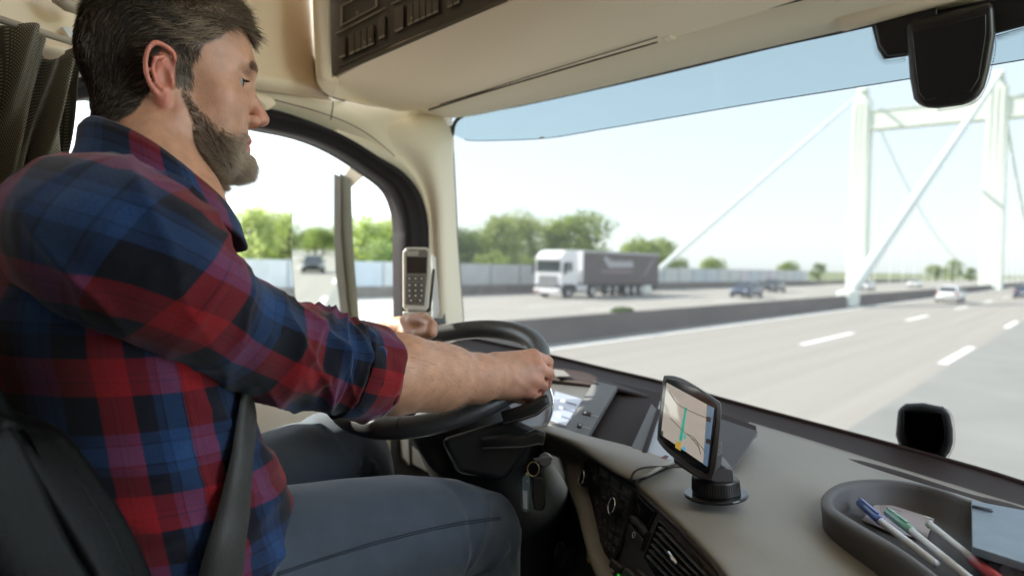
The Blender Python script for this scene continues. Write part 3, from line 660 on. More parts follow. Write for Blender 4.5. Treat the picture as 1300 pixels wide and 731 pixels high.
# recessed instrument plane
IA, IB, IT = PZ(717, 544, 2.198), PZ(857, 585, 2.198), PY(770, 487, 1.42)
INn = (IB-IA).cross(IT-IA).normalized()
if INn.dot(CC-IA) < 0: INn = -INn
def IP(x, y, off=0): return PL(x, y, IA, INn, off)
def ip(q, off, name, ma, th=.006, par=None, bevel=.001): return MB().prism([IP(x, y, off) for x, y in q], -INn*th).build(name, ma, par or da, bevel=bevel)
ip([(600, 470), (700, 462), (760, 480), (845, 500), (960, 540), (941, 560), (915, 600), (857, 592), (800, 574), (740, 558), (660, 538), (600, 525)], -.012, 'instrument_recess', M_dkpl, .02)
ip([(693, 478), (754, 483), (722, 545), (682, 533)], -.002, 'instrument_fascia', M_dash2, .008)
scr = ip([(705, 496), (739.5, 506), (718.5, 539), (694.5, 531)], .001, 'information_display', mat('lit_lcd', (.12, .14, .17), .3, emit=((.66, .72, .86), .03)), .003)
for fx, fy in ((.28, .2), (.28, .45), (.28, .72)):
    def sq(u, v): return (705+34.5*u-10.5*v, 496+10*u+35*v)
    ip([sq(fx, fy), sq(fx+.14, fy), sq(fx+.14, fy+.09), sq(fx, fy+.09)], .003, 'screen_icon', mat('screen_white', (.6, .6, .6), .4, emit=((.9, .95, 1), .05)), .001, scr, 0)
    ip([sq(fx+.2, fy+.04), sq(fx+.58, fy+.04), sq(fx+.58, fy+.07), sq(fx+.2, fy+.07)], .003, 'screen_text', mat('screen_grey', (.1, .12, .2), .4), .001, scr, 0)
strip = ip([(754, 483), (783.5, 490), (746, 553), (717.5, 544)], .006, 'switch_strip', mat('strip_grey', (.105, .105, .105), .5), .01)
def cs(x, y): return 660+x/5.22, 460+y/5.22
for q in (((418, 318), (472, 330), (466, 352), (412, 340)), ((385, 400), (412, 405), (404, 430), (378, 425))):
    ip([cs(*p) for p in q], .008, 'switch', M_dkpl, .002, strip, 0)
    ip([cs(q[0][0]+8, q[0][1]+6), cs(q[0][0]+22, q[0][1]+9), cs(q[0][0]+18, q[0][1]+16), cs(q[0][0]+6, q[0][1]+14)], .009, 'switch_symbol', M_icon, .001, strip, 0)
for a, b in (((472, 346), (520, 358)), ((412, 422), (465, 436)), ((412, 350), (456, 360)), ((376, 438), (398, 443))):
    MB().tube([IP(*cs(*a), .0085), IP(*cs(*b), .0085)], .0004, 5).build('thin_print_line', M_icon, strip)
ip([(827, 512), (834, 519), (815, 574), (801, 568)], .008, 'fascia_edge', mat('strip_grey', (.105, .105, .105), .5), .012)
ip([(834, 518), (838, 519), (819, 577), (814, 574)], .012, 'fascia_edge', M_dkpl, .012)
ip([(838, 508), (862, 512), (857, 587), (819, 577)], .006, 'paper_holder', mat('paper_white_blue', (.5, .56, .66), .5), .003)
ip([(836, 582), (845, 577), (849, 579), (841, 584)], .012, 'red_mark', mat('dark_red_print', (.12, .01, .03), .5), .001, None, 0)
ip([(905, 528), (962, 547), (934, 590), (905, 606)], .0, 'side_fascia', mat('fascia_slate', (.075, .075, .085), .6), .004)
# dark cowl strip under the windscreen
Uu = [(560, 424), (640, 441), (700, 454.5), (760, 469), (840, 488), (940, 516), (1100, 559), (1229, 595), (1300, 617), (1450, 668)]
Lw = [(560, 440), (640, 462), (700, 478), (760, 487), (840, 508), (941, 543), (1100, 591), (1233, 633), (1300, 652), (1450, 700)]
u0 = [W(x, y, -.035) for x, y in Uu]; l0 = [PY(x, y, 1.395) for x, y in Lw]
facing(patch([[p+V(0, .06, -.05) for p in u0], [p+V(0, .012, .0) for p in u0], u0, [a.lerp(b, .55)+V(0, 0, -.004) for a, b in zip(u0, l0)], l0, [p+V(0, -.004, -.012) for p in l0]], 6, 5).build('cowl_strip', M_dkpl, da, smooth=True, recalc=False, solid=.004))
for a, b, r in (((985, 527), (1098, 559), .003), ((1195, 585), (1228, 594), .004)):
    MB().tube([W(a[0], a[1], -.02), W(b[0], b[1], -.02)], r, 8).build('wiper_edge', M_blkpl, da)
ip([(700, 468), (716, 470), (724, 477), (706, 477)], .02, 'cowl_highlight', mat('highlight_silver', (.16, .15, .14), .4, .3), .004)  # pale plate put in as the silver highlight on the cowl
# ================================================================== STEERING WHEEL
SW_S = .90
WC = CC + (V(-.9917, 1.0381, 2.2877)-V(0, 0, 2.5))*SW_S + V(0, 0, 0); WR = .200*SW_S; WA = math.radians(21.36)
we1 = V(math.cos(.021), math.sin(.021), 0); we2 = V(-math.sin(.021)*math.cos(WA), math.cos(.021)*math.cos(WA), math.sin(WA)); wn = we1.cross(we2).normalized()
def RIM(a, r=WR, h=0): a = math.radians(a); return WC+(we1*math.cos(a)+we2*math.sin(a))*r+wn*h
M_leath = mat('black_leather', (.042, .042, .042), .38, spec=.5, bump=(260, .35, .0008))
sw = empty('steering_wheel', WC, 'large black leather lorry steering wheel held by the driver', 'steering wheel'); sw['_o'] = tuple(WC)
rp = [RIM(i*360/160) for i in range(160)]
MB().tube(rp, [.0170+.0020*math.cos(math.radians(i*360/160*2+180)) for i in range(160)], 20, closed=True, up=wn, flat=.95).build('rim', M_leath, sw, smooth=True)
for a in (20, 135, 225, 292):
    MB().tube([RIM(a+k*.45) for k in (-1, 0, 1)], .0182, 20, up=wn).build('rim_joint', M_blkpl, sw)
for a0_, a1_ in ((60, 150),):
    st = MB()
    for k in range(60):
        a = a0_+(a1_-a0_)*k/60; st.tube([RIM(a, WR-.0135, .006), RIM(a+.3, WR-.0165, -.003)], .0009, 4)
    st.build('rim_stitching', M_blkpl, sw)
hub = MB()
hub.loft([[WC-wn*h+(we1*math.cos(t)*rx+we2*(math.sin(t)*ry-.008)) for t in np.linspace(0, 2*PI, 29)[:-1]] for h, rx, ry in ((.02, .055, .05), (.018, .072, .062), (.03, .085, .075), (.055, .08, .07), (.075, .06, .055))], cap=True)
hub.build('airbag_hub', M_blkpl, sw, smooth=True)
for a, rw in ((-8, .02), (188, .02), (252, .016), (288, .016)):
    p0, p1 = RIM(a, .07, -.035), RIM(a, WR-.004, -.002)
    s_ = MB().tube(cr([p0, p0.lerp(p1, .5)+wn*-.006, p1], 5), [rw*(1-.03*i) for i in range(11)], 10, up=wn, flat=.45); s_.build('spoke', mat('spoke_grey', (.10, .10, .105), .45), sw, smooth=True)
for a in (-8, 188):
    for k in range(3):
        MB().box(RIM(a-4+k*4, .115, -.016), (.018, .013, .006)).build('wheel_button', M_keyb, sw, bevel=.002)
# column
colm = MB()
def ringc(c, rx, ry, n=20): return [c+(we1*math.cos(t)*rx+we2*math.sin(t)*ry) for t in np.linspace(0, 2*PI, n+1)[:-1]]
colm.loft([ringc(WC-wn*.06+V(.0, .0, 0), .06, .055), ringc(WC-wn*.09+V(0.01, .01, 0), .10, .085), ringc(WC-wn*.16+V(.02, .04, -.01), .11, .10), ringc(WC-wn*.30+V(.03, .12, -.05), .12, .12), ringc(WC-wn*.6+V(.03, .3, -.2), .13, .14)], cap=True)
sc_ = empty('steering_column', WC-wn*.2, 'black steering column shroud with two stalks and an ignition lock below the wheel', 'steering column'); sc_['_o'] = tuple(WC-wn*.2)
colm.build('shroud', M_blkpl, sc_, smooth=True)
MB().loft([[P(x, y, t) for x, y in q] for t, q in ((1.14, ((560, 557), (648, 530), (690, 548), (668, 575), (640, 610), (580, 600))), (1.4, ((560, 557), (648, 530), (690, 548), (668, 575), (640, 610), (580, 600))))], cap=True).build('lower_cowl', M_blkpl, sc_, bevel=.01)
def lever(pts, wds, th, name):
    m = MB()
    for_ = []
    n = len(pts)
    for i, p in enumerate(pts):
        t = (pts[min(i+1, n-1)]-pts[max(i-1, 0)]).normalized(); s = t.cross(CF).normalized()
        h = wds[i]
        for_.append([p+s*h-CF*th*.3, p+s*h*.6-CF*th, p-s*h*.6-CF*th, p-s*h-CF*th*.2, p-s*h+CF*th, p+s*h+CF*th])
    m.loft(for_, cap=True); m.build(name, M_blkpl, sc_, bevel=.002)
    m = MB(); m.tube([p+(pts[min(i+1, n-1)]-pts[max(i-1, 0)]).normalized().cross(CF).normalized()*wds[i]*-.62-CF*(th+.0005) for i, p in enumerate(pts)], .0011, 6)
    m.build('stalk_edge', mat('dim_chrome', (.25, .25, .26), .3, .8), sc_)
lever([P(638, 531, 1.13), P(660, 525, 1.12), P(678, 519, 1.12), P(690, 510, 1.12), P(697, 507, 1.125)], [.010, .011, .011, .010, .008], .008, 'upper_stalk')
lever([P(612, 562, 1.14), P(640, 561, 1.12), P(665, 560, 1.12), P(682, 555, 1.12), P(691, 557, 1.12)], [.010, .010, .010, .013, .010], .007, 'lower_stalk')
# cluster behind the wheel and its bright ring
clu = MB(); cc_ = PZ(665, 505, 2.25)
MB().cyl(P(664, 512, 1.36), D(664, 512), .055, .02, 32).build('gauge', mat('gauge_face', (.35, .37, .40), .4), da)
MB().tube([P(664, 512, 1.34)+(CR*math.cos(t)*.054+CU*math.sin(t)*.064) for t in np.linspace(0, 2*PI, 41)[:-1]], .002, 8, closed=True).build('gauge_ring', M_chr, da, smooth=True)
# ignition lock
ig = P(692, 583, 1.17); MB().cyl(ig, D(692, 583), .011, .02, 24).build('ignition_lock', mat('dim_chrome', (.25, .25, .26), .3, .8), sc_, bevel=.002)

# ================================================================== SIGNED-DISTANCE MODELLER (numpy, surface nets)
def cap_(p, a, b, ra, rb):
    a = np.asarray(a, np.float32); b = np.asarray(b, np.float32); ba = b-a; L2 = float(ba@ba)+1e-9
    h = np.clip(((p-a)@ba)/L2, 0, 1)
    return np.linalg.norm(p-a-h[:, None]*ba, axis=1)-(ra+(rb-ra)*h)
def ell_(p, c, r, rot=None):
    q = p-np.asarray(c, np.float32)
    if rot is not None: q = q@rot
    r = np.asarray(r, np.float32); k0 = np.linalg.norm(q/r, axis=1); k1 = np.linalg.norm(q/(r*r), axis=1)+1e-9
    return k0*(k0-1)/k1
def smin(a, b, k): h = np.clip(.5+.5*(b-a)/k, 0, 1); return b*(1-h)+a*h-k*h*(1-h)
def smax(a, b, k): return -smin(-a, -b, k)
def nets(f, lo_, hi_, h):
    lo_ = np.asarray(lo_, np.float32); n = (np.ceil((np.asarray(hi_)-lo_)/h/4).astype(int)*4)+1
    cg = [np.arange(0, m, 4)*h+l for m, l in zip(n, lo_)]
    G = np.stack(np.meshgrid(*cg, indexing='ij'), -1).reshape(-1, 3).astype(np.float32)
    Fc = f(G).reshape([len(c) for c in cg])
    F = np.repeat(np.repeat(np.repeat(Fc, 4, 0), 4, 1), 4, 2)[2:, 2:, 2:][:n[0], :n[1], :n[2]]
    pad = [(0, n[i]-F.shape[i]) for i in range(3)]; F = np.pad(F, pad, mode='edge').astype(np.float32)
    m = np.abs(F) < h*7.5
    idx = np.argwhere(m); F[m] = f(idx.astype(np.float32)*h+lo_)
    S = F < 0
    c8s = [(i, j, k) for i in (0, 1) for j in (0, 1) for k in (0, 1)]
    sm = sum(S[i:n[0]-1+i, j:n[1]-1+j, k:n[2]-1+k].astype(np.int8) for i, j, k in c8s)
    act = (sm > 0) & (sm < 8); ci = np.argwhere(act); vid = np.full(act.shape, -1, np.int64); vid[act] = np.arange(len(ci))
    acc = np.zeros((len(ci), 3)); cnt = np.zeros(len(ci))
    val = {c: F[ci[:, 0]+c[0], ci[:, 1]+c[1], ci[:, 2]+c[2]] for c in c8s}
    for a in c8s:
        for ax in range(3):
            if a[ax] == 0:
                b = list(a); b[ax] = 1; b = tuple(b); fa, fb_ = val[a], val[b]; x = (fa < 0) != (fb_ < 0)
                t = np.where(x, fa/(fa-fb_+1e-12), 0); q = np.array(a, float)[None]+np.zeros((len(ci), 3)); q[:, ax] += t
                acc[x] += q[x]; cnt[x] += 1
    vv = lo_+h*(ci+acc/cnt[:, None]); faces = []
    for ax in range(3):
        u, w_ = [(1, 2), (2, 0), (0, 1)][ax]
        sl0 = [slice(1, -1)]*3; sl1 = [slice(1, -1)]*3; sl0[ax] = slice(0, n[ax]-1); sl1[ax] = slice(1, n[ax])
        A, B = S[tuple(sl0)], S[tuple(sl1)]; x = np.argwhere(A != B); off = np.ones(3, int); off[ax] = 0; e = x+off
        sg = A[tuple(x.T)]
        du = np.zeros(3, int); du[u] = 1; dw = np.zeros(3, int); dw[w_] = 1
        g = lambda q: vid[q[:, 0], q[:, 1], q[:, 2]]
        Q = np.stack([g(e-du-dw), g(e-dw), g(e), g(e-du)], 1); Q[~sg] = Q[~sg][:, ::-1]; faces.append(Q)
    return vv, np.concatenate(faces)
def mesh_np(name, v, f, ma, parent, origin, smooth=True):
    me = bpy.data.meshes.new(name); v = v-np.asarray(origin)
    me.vertices.add(len(v)); me.vertices.foreach_set('co', v.astype(np.float32).ravel())
    me.loops.add(f.size); me.loops.foreach_set('vertex_index', f.astype(np.int32).ravel()); me.polygons.add(len(f))
    me.polygons.foreach_set('loop_start', (np.arange(len(f))*f.shape[1]).astype(np.int32)); me.polygons.foreach_set('loop_total', np.full(len(f), f.shape[1], np.int32))
    me.update(calc_edges=True); me.polygons.foreach_set('use_smooth', [smooth]*len(f)); me.materials.append(ma)
    o = bpy.data.objects.new(name, me); col.objects.link(o); o.parent = parent; return o
def setcol(me, name, c):
    at = me.color_attributes.new(name, 'FLOAT_COLOR', 'POINT'); at.data.foreach_set('color', np.concatenate([c, np.ones((len(c), 1))], 1).astype(np.float32).ravel())

# ================================================================== THE DRIVER
dr = empty('person', (-.9, .42, 2.0), 'bearded man in a red and blue plaid shirt driving with both hands on the wheel', 'person'); dr['_o'] = (-.9, .42, 2.0)
DO = np.array((-.9, .42, 2.0))
# ---- head frame
HPHI = math.radians(-1)
Ecan = P(213, 100, .875); ray = (Ecan-CC); ray.z = 0; ray.normalize()
perp = V(-ray.y, ray.x, 0); perp = -perp if perp.dot(CR) < 0 else perp
hf = (perp*math.cos(HPHI)+ray*math.sin(HPHI)).normalized(); hu = V(0, 0, 1); hr = hf.cross(hu).normalized()
hp = math.radians(0); hf2 = hf*math.cos(hp)+hu*math.sin(hp); hu = hr.cross(hf2).normalized(); hf = hf2
HO = Ecan-hr*.076
HM = np.array([tuple(hr), tuple(hf), tuple(hu)])       # rows = axes
HOn = np.array(tuple(HO))
def toh(p): return ((p-HOn)@HM.T).astype(np.float32)
def fromh(q): return np.asarray(q)@HM+HOn
def ear(q):
    # q: local, right ear, canal at (.074,0,0)
    s = q.copy(); s[:, 0] = np.abs(q[:, 0]); s[:, 1] = -.004+(s[:, 1]+.004)/.80; s[:, 2] = s[:, 2]/.93
    hel = [(.076, -.004, .012), (.083, .006, .026), (.087, -.001, .037), (.090, -.013, .0395), (.092, -.023, .032), (.092, -.0275, .018), (.090, -.027, .002), (.087, -.021, -.013), (.082, -.011, -.024)]
    hel = [(.0765, .008, .006), (.081, .011, .022), (.085, .006, .033)]+hel[3:]
    d = np.full(len(s), 9., np.float32)
    hel = [tuple(c) for c in cr(hel, 3)]
    for a, b in zip(hel[:-1], hel[1:]): d = np.minimum(d, cap_(s, a, b, .0034, .0034))
    d = smin(d, ell_(s, (.079, -.002, -.026), (.0055, .0075, .0095)), .006)     # lobe
    plate = ell_(s, (.0795, -.009, .006), (.0045, .018, .030)); d = smin(d, plate, .004)
    anti = [(.0865, -.006, .024), (.089, -.016, .020), (.089, -.019, .006), (.086, -.014, -.009), (.083, -.005, -.015)]
    for a, b in zip(anti[:-1], anti[1:]): d = smin(d, cap_(s, a, b, .003, .0028), .003)
    tr = ell_(s, (.080, .0075, -.006), (.004, .004, .0065)); d = smin(d, tr, .003)
    back = cap_(s, (.068, -.006, .016), (.068, -.004, -.014), .012, .010)
    conc = ell_(s, (.0885, -.003, -.001), (.0095, .0090, .014)); d = smin(d, back, .006); d = smax(d, -conc, .003)
    return d
def head(q, hairless=True):
    s = q.copy(); s[:, 0] = np.abs(q[:, 0])
    d = ell_(q, (0, -.006, .048), (.076, .097, .088))
    d = smin(d, ell_(q, (0, .032, .052), (.066, .067, .066)), .02)
    d = smin(d, ell_(q, (0, .050, .0), (.056, .046, .074)), .03)
    d = smin(d, ell_(q, (0, .062, -.060), (.040, .034, .044)), .02)         # mouth barrel
    d = smin(d, cap_(s, (.058, .010, -.040), (.036, .060, -.083), .017, .017), .022)  # jaw
    d = smin(d, cap_(s, (.064, .004, .0), (.058, .010, -.045), .012, .015), .02)
    d = smin(d, ell_(q, (0, .084, -.087), (.024, .017, .016)), .016)         # chin
    d = smin(d, ell_(s, (.046, .058, -.012), (.020, .024, .016)), .03)     # cheekbone
    d = smin(d, ell_(s, (.040, .055, -.042), (.020, .026, .026)), .03)
    d = smin(d, cap_(s, (.0, .0945, .038), (.036, .084, .037), .009, .010), .016)   # brow ridge
    sock = ell_(s, (.034, .098, .017), (.019, .019, .013)); d = smax(d, -sock, .014)
    d = smin(d, ell_(s, (.032, .0755, .0165), (.0135, .0135, .0130)), .003)      # eyeball + lids
    d = smin(d, cap_(s, (.018, .088, .0215), (.043, .078, .0215), .0042, .004), .004)   # upper lid fold
    d = smin(d, cap_(s, (.020, .085, .0075), (.042, .076, .0085), .0034, .0036), .005)
    d = smax(d, -ell_(s, (.0345, .090, .0150), (.0120, .0125, .0040)), .0012)  # lower lid
    d = smin(d, cap_(q, (0, .089, .022), (0, .108, -.014), .0075, .0085), .010)   # nose bridge
    d = smin(d, ell_(q, (0, .1125, -.024), (.0105, .0105, .0098)), .007)
    d = smin(d, ell_(s, (.0125, .1010, -.029), (.0068, .0105, .0072)), .005)
    d = smax(d, -ell_(s, (.0070, .107, -.0360), (.0038, .0065, .0042)), .002)
    d = smin(d, ell_(q, (0, .0925, -.055), (.020, .0085, .0055)), .005)      # upper lip
    d = smin(d, ell_(q, (0, .0905, -.066), (.018, .0085, .0060)), .005)
    d = smax(d, -cap_(s, (0, .1020, -.0605), (.024, .089, -.0615), .0016, .0014), .003)
    d = smin(d, ear(q), .005)
    return d
nkb = np.array(tuple(V(-.864, .424, 2.538)))
nb_l = toh(nkb[None])[0]
def neck(q):
    d = cap_(q, (0, -.028, -.025), tuple(nb_l), .056, .066)
    d = smin(d, cap_(q, (.030, -.034, -.03), tuple(nb_l+np.array((.012, .03, 0))), .022, .022), .03)
    d = smin(d, cap_(q, (0, .03, -.085), tuple(nb_l+np.array((0, .045, .02))), .020, .030), .03)
    return d
def headneck(p):
    q = toh(p); d = smin(head(q), neck(q), .022)
    return d
hl, hh_ = HOn-np.array((.17, .17, .22)), HOn+np.array((.17, .17, .16))
hv, hfc = nets(headneck, hl, hh_, .0018)
# ---- right forearm and hand
def A(*q): return np.array([tuple(P(*r)) for r in q], np.float32)
FA = A((440, 466, .905), (495, 474, .965), (557, 480, 1.045), (606, 480, 1.10), (626, 477, 1.125))
FR = [.040, .0480, .042, .0335, .0300]
FG = [A((676, 454, 1.172), (693, 460, 1.205), (694, 474, 1.226), (684, 484, 1.232)),
      A((681, 468, 1.160), (694, 474, 1.196), (692, 488, 1.214), (682, 495, 1.218)),
      A((679, 483, 1.153), (687, 489, 1.188), (683, 499, 1.205), (674, 503, 1.208)),
      A((671, 497, 1.150), (679, 501, 1.180), (674, 508, 1.193), (666, 509, 1.196))]
RD = [(.0150, .0118, .0100, .0085), (.0155, .0120, .0100, .0085), (.0145, .0112, .0095, .0080), (.0128, .0098, .0084, .0072)]
WRp = A((628, 477, 1.128))[0]
TH = A((640, 488, 1.135), (650, 500, 1.165), (660, 503, 1.19), (672, 499, 1.205))
def arm_r(p):
    d = cap_(p, FA[0], FA[1], FR[0], FR[1])
    for i in range(1, 4): d = smin(d, cap_(p, FA[i], FA[i+1], FR[i], FR[i+1]), .02)
    mu = A((520, 462, .985), (575, 466, 1.06)); d = smin(d, cap_(p, mu[0], mu[1], .030, .020), .03)
    mu = A((505, 498, .985), (560, 496, 1.05)); d = smin(d, cap_(p, mu[0], mu[1], .026, .018), .02)
    for i, (c, r) in enumerate(zip(FG, RD)):
        m = WRp + (c[0]-WRp)*.05
        st = A(((630, 462, 1.130), (630, 470, 1.122), (629, 480, 1.120), (628, 490, 1.124))[i])[0]
        d = smin(d, cap_(p, st, c[0], .018, r[0]*.93), .012)
    pass
    pal = A((650, 480, 1.155), (668, 478, 1.175)); d = smin(d, cap_(p, pal[0], pal[1], .026, .024), .012)
    d = smin(d, cap_(p, TH[0], TH[1], .019, .014), .012); d = smin(d, cap_(p, TH[1], TH[2], .013, .0115), .005); d = smin(d, cap_(p, TH[2], TH[3], .0115, .010), .004)
    for i, (c, r) in enumerate(zip(FG, RD)):
        d = smin(d, np.linalg.norm(p-(c[0]-np.array(tuple(CF))*.0035), axis=1)-r[0]*.86, .006)        # knuckle
        g = cap_(p, c[0], c[1], r[0]*.9, r[1]); g = smin(g, cap_(p, c[1], c[2], r[1], r[2]), .003); g = smin(g, cap_(p, c[2], c[3], r[2], r[3]), .003)
        d = smin(d, g, .0022)
    cfn = np.array(tuple(CF), np.float32)
    for i in range(3):
        a = (FG[i][0]+FG[i+1][0])/2-cfn*.0125+(FG[i][1]-FG[i][0])*.15; b = (FG[i][1]+FG[i+1][1])/2-cfn*.0090; d = smax(d, -cap_(p, a, b, .0022, .0050), .003)
    # tendons and veins on the back of the hand
    for q, r in ((A((640, 462, 1.115), (660, 457, 1.145)), .0035), (A((640, 472, 1.108), (664, 469, 1.136)), .0035), (A((640, 483, 1.108), (662, 484, 1.134)), .003), (A((646, 466, 1.115), (652, 480, 1.118)), .002), (A((652, 480, 1.118), (668, 492, 1.135)), .002)):
        d = smin(d, cap_(p, q[0], q[1], r, r), .007)
    return d
allp = np.concatenate([FA]+FG+[TH]); av, af = nets(arm_r, allp.min(0)-.06, allp.max(0)+.06, .0016)
# ---- left forearm and hand
LFA = A((330, 470, 1.22), (400, 455, 1.30), (470, 436, 1.37), (500, 425, 1.395))
lrim = [RIM(146), RIM(152), RIM(158)]
LH = A((510, 420, 1.395), (524, 414, 1.30*.0+1.385))
def arm_l(p):
    d = cap_(p, LFA[0], LFA[1], .045, .040); d = smin(d, cap_(p, LFA[1], LFA[2], .040, .031), .02); d = smin(d, cap_(p, LFA[2], LFA[3], .031, .027), .02)
    pm = A((508, 419, 1.385), (526, 416, 1.365)); d = smin(d, cap_(p, pm[0], pm[1], .026, .022), .015)
    for q in (A((524, 407, 1.36), (541, 408, 1.335), (548, 413, 1.315), (545, 421, 1.31)), A((520, 406, 1.39), (536, 404, 1.37), (545, 409, 1.34), (543, 418, 1.335)), A((516, 408, 1.41), (530, 404, 1.40), (540, 408, 1.37), (538, 416, 1.36)), A((512, 411, 1.425), (524, 406, 1.42), (534, 409, 1.395), (532, 417, 1.385))):
        g = cap_(p, q[0], q[1], .012, .0105); g = smin(g, cap_(p, q[1], q[2], .0105, .0095), .003); g = smin(g, cap_(p, q[2], q[3], .0095, .008), .003); d = smin(d, g, .005)
    t = A((518, 424, 1.355), (532, 425, 1.33), (548, 422, 1.31)); d = smin(d, cap_(p, t[0], t[1], .016, .012), .008); d = smin(d, cap_(p, t[1], t[2], .012, .0105), .003)
    return d
lall = np.concatenate([LFA, A((550, 415, 1.31), (530, 430, 1.42))]); lv, lfc = nets(arm_l, lall.min(0)-.06, lall.max(0)+.06, .0022)
# ---- torso core that carries neck and arms inside the clothes
def core(p):
    d = ell_(p, (-.9, .34, 2.36), (.155, .095, .23)); d = smin(d, cap_(p, (-1.05, .33, 2.44), (-.75, .33, 2.44), .045, .045), .05)
    d = smin(d, cap_(p, (-.9, .35, 2.5), tuple(nkb), .06, .06), .03)
    d = smin(d, ell_(p, (-.9, .40, 2.10), (.15, .11, .11)), .05)
    s2 = A((180, 318, .70))[0]; d = smin(d, cap_(p, (-.75, .33, 2.44), s2, .045, .045), .03); d = smin(d, cap_(p, s2, A((330, 418, .81))[0], .045, .04), .02); d = smin(d, cap_(p, A((330, 418, .81))[0], FA[1],   .036, .038), .02)
    d = smin(d, cap_(p, (-1.06, .34, 2.43), (-1.14, .50, 2.33), .045, .04), .03); d = smin(d, cap_(p, (-1.14, .50, 2.33), LFA[0], .042, .038), .02)
    return d
cv, cf_ = nets(core, (-1.32, .1, 1.9), (-.45, 1.0, 2.65), .008)
o1, o2, o3 = len(hv), len(hv)+len(av), len(hv)+len(av)+len(lv)
bv = np.concatenate([hv, av, lv, cv]); bf = np.concatenate([hfc, af+o1, lfc+o2, cf_+o3])
# skin colour: lips, ears, knuckles and beard root as the skin's own colours
qh = toh(hv); skin = np.tile(np.array((.47, .25, .158)), (len(bv), 1)).astype(np.float32)
def blend(ix, m, c): skin[ix] = skin[ix]*(1-m[:, None])+np.array(c)[None]*m[:, None]
ih = np.arange(len(hv)); ax_ = np.abs(qh[:, 0])
def sst(a, b, x): t = np.clip((x-a)/(b-a), 0, 1); return t*t*(3-2*t)
lipm = sst(.024, .016, ax_)*sst(.0125, .008, np.abs(qh[:, 2]+.0605))*sst(.088, .094, qh[:, 1]); blend(ih, lipm, (.42, .13, .11))
earm = sst(.076, .084, ax_)*sst(-.045, -.03, qh[:, 2])*sst(.02, .012, qh[:, 1]); blend(ih, earm*.8, (.54, .17, .12))
nosm = sst(.02, .01, ax_)*sst(.095, .108, qh[:, 1])*sst(0, -.02, qh[:, 2])*sst(-.046, -.04, qh[:, 2]); blend(ih, nosm*.5, (.52, .20, .15))
chk = np.exp(-(((ax_-.05)/.02)**2+((qh[:, 1]-.062)/.02)**2+((qh[:, 2]+.02)/.016)**2)); blend(ih, chk*.4, (.52, .21, .15))
def beard_mask(q):
    ax = np.abs(q[:, 0]); y = q[:, 1]; z = q[:, 2]
    line = np.interp(y, [-.02, .012, .03, .05, .07, .085, .1], [-.02, .01, -.022, -.044, -.052, -.05, -.045])
    m = sst(.007, -.014, z-line)*sst(.000, .010, y-np.interp(z, [-.13, -.09, -.05, 0, .02], [.045, .018, .000, .014, .012]))
    m *= sst(-.128, -.118, z)
    m *= 1-sst(.026, .020, ax)*sst(.0125, .0095, np.abs(z+.0610))*sst(.084, .088, y)
    m *= 1-sst(.022, .016, ax)*sst(-.043, -.039, z)*sst(.08, .09, y)
    m *= 1-sst(.010, .006, ax)*0
    return m*(sst(.077, .074, ax))
bm_ = beard_mask(qh); blend(ih, bm_**1.5*.7, (.17, .11, .07))
def hair_mask(q):
    ax = np.abs(q[:, 0]); y = q[:, 1]; z = q[:, 2]
    hl_ = np.interp(y, [-.12, -.085, -.055, -.035, -.018, -.008, .014, .022, .040, .058, .075, .11], [-.055, -.062, -.058, -.045, -.015, .030, .030, .008, .046, .058, .082, .088])
    m = sst(-.003, .005, z-hl_)
    side = sst(.006, .010, y)*sst(.030, .024, y)*sst(-.012, -.004, z)*sst(.05, .06, ax)
    return np.maximum(m, side)*(sst(.085, .0825, ax))
hm_ = hair_mask(qh); blend(ih, hm_*.9, (.035, .024, .017))
brow = sst(.0055, .003, np.abs(qh[:, 2]-.037-(ax_-.02)*.05))*sst(.010, .014, ax_)*sst(.048, .042, ax_)*sst(.06, .07, qh[:, 1]); blend(ih, brow*.4, (.20, .13, .09))
ia = np.arange(o1, o2)
for c in FG:
    for j in (0, 1):
        m = np.exp(-(np.linalg.norm(av-c[j], axis=1)/.017)**2); blend(ia, m*.6, (.52, .18, .12))
M_skin = mat('skin', (.5, .28, .19), .48, sss=.12, bump=(420, .4, .0008))
_b = M_skin.node_tree.nodes['Principled BSDF']
_N, _L = M_skin.node_tree.nodes, M_skin.node_tree.links
_ca = _N.new('ShaderNodeVertexColor'); _ca.layer_name = 'tone'
_t = _N.new('ShaderNodeTexNoise'); _t.inputs['Scale'].default_value = 55; _t.inputs['Detail'].default_value = 6
_tc = _N.new('ShaderNodeTexCoord'); _L.new(_tc.outputs['Object'], _t.inputs['Vector'])
_r = _N.new('ShaderNodeMapRange'); _r.inputs[1].default_value = .3; _r.inputs[2].default_value = .7; _r.inputs[3].default_value = .84; _r.inputs[4].default_value = 1.14; _L.new(_t.outputs[0], _r.inputs[0])
_m = _N.new('ShaderNodeVectorMath'); _m.operation = 'SCALE'; _L.new(_ca.outputs[0], _m.inputs[0]); _L.new(_r.outputs[0], _m.inputs['Scale']); _L.new(_m.outputs[0], _b.inputs['Base Color'])
body = mesh_np('body', bv, bf, M_skin, dr, DO); setcol(body.data, 'tone', skin)
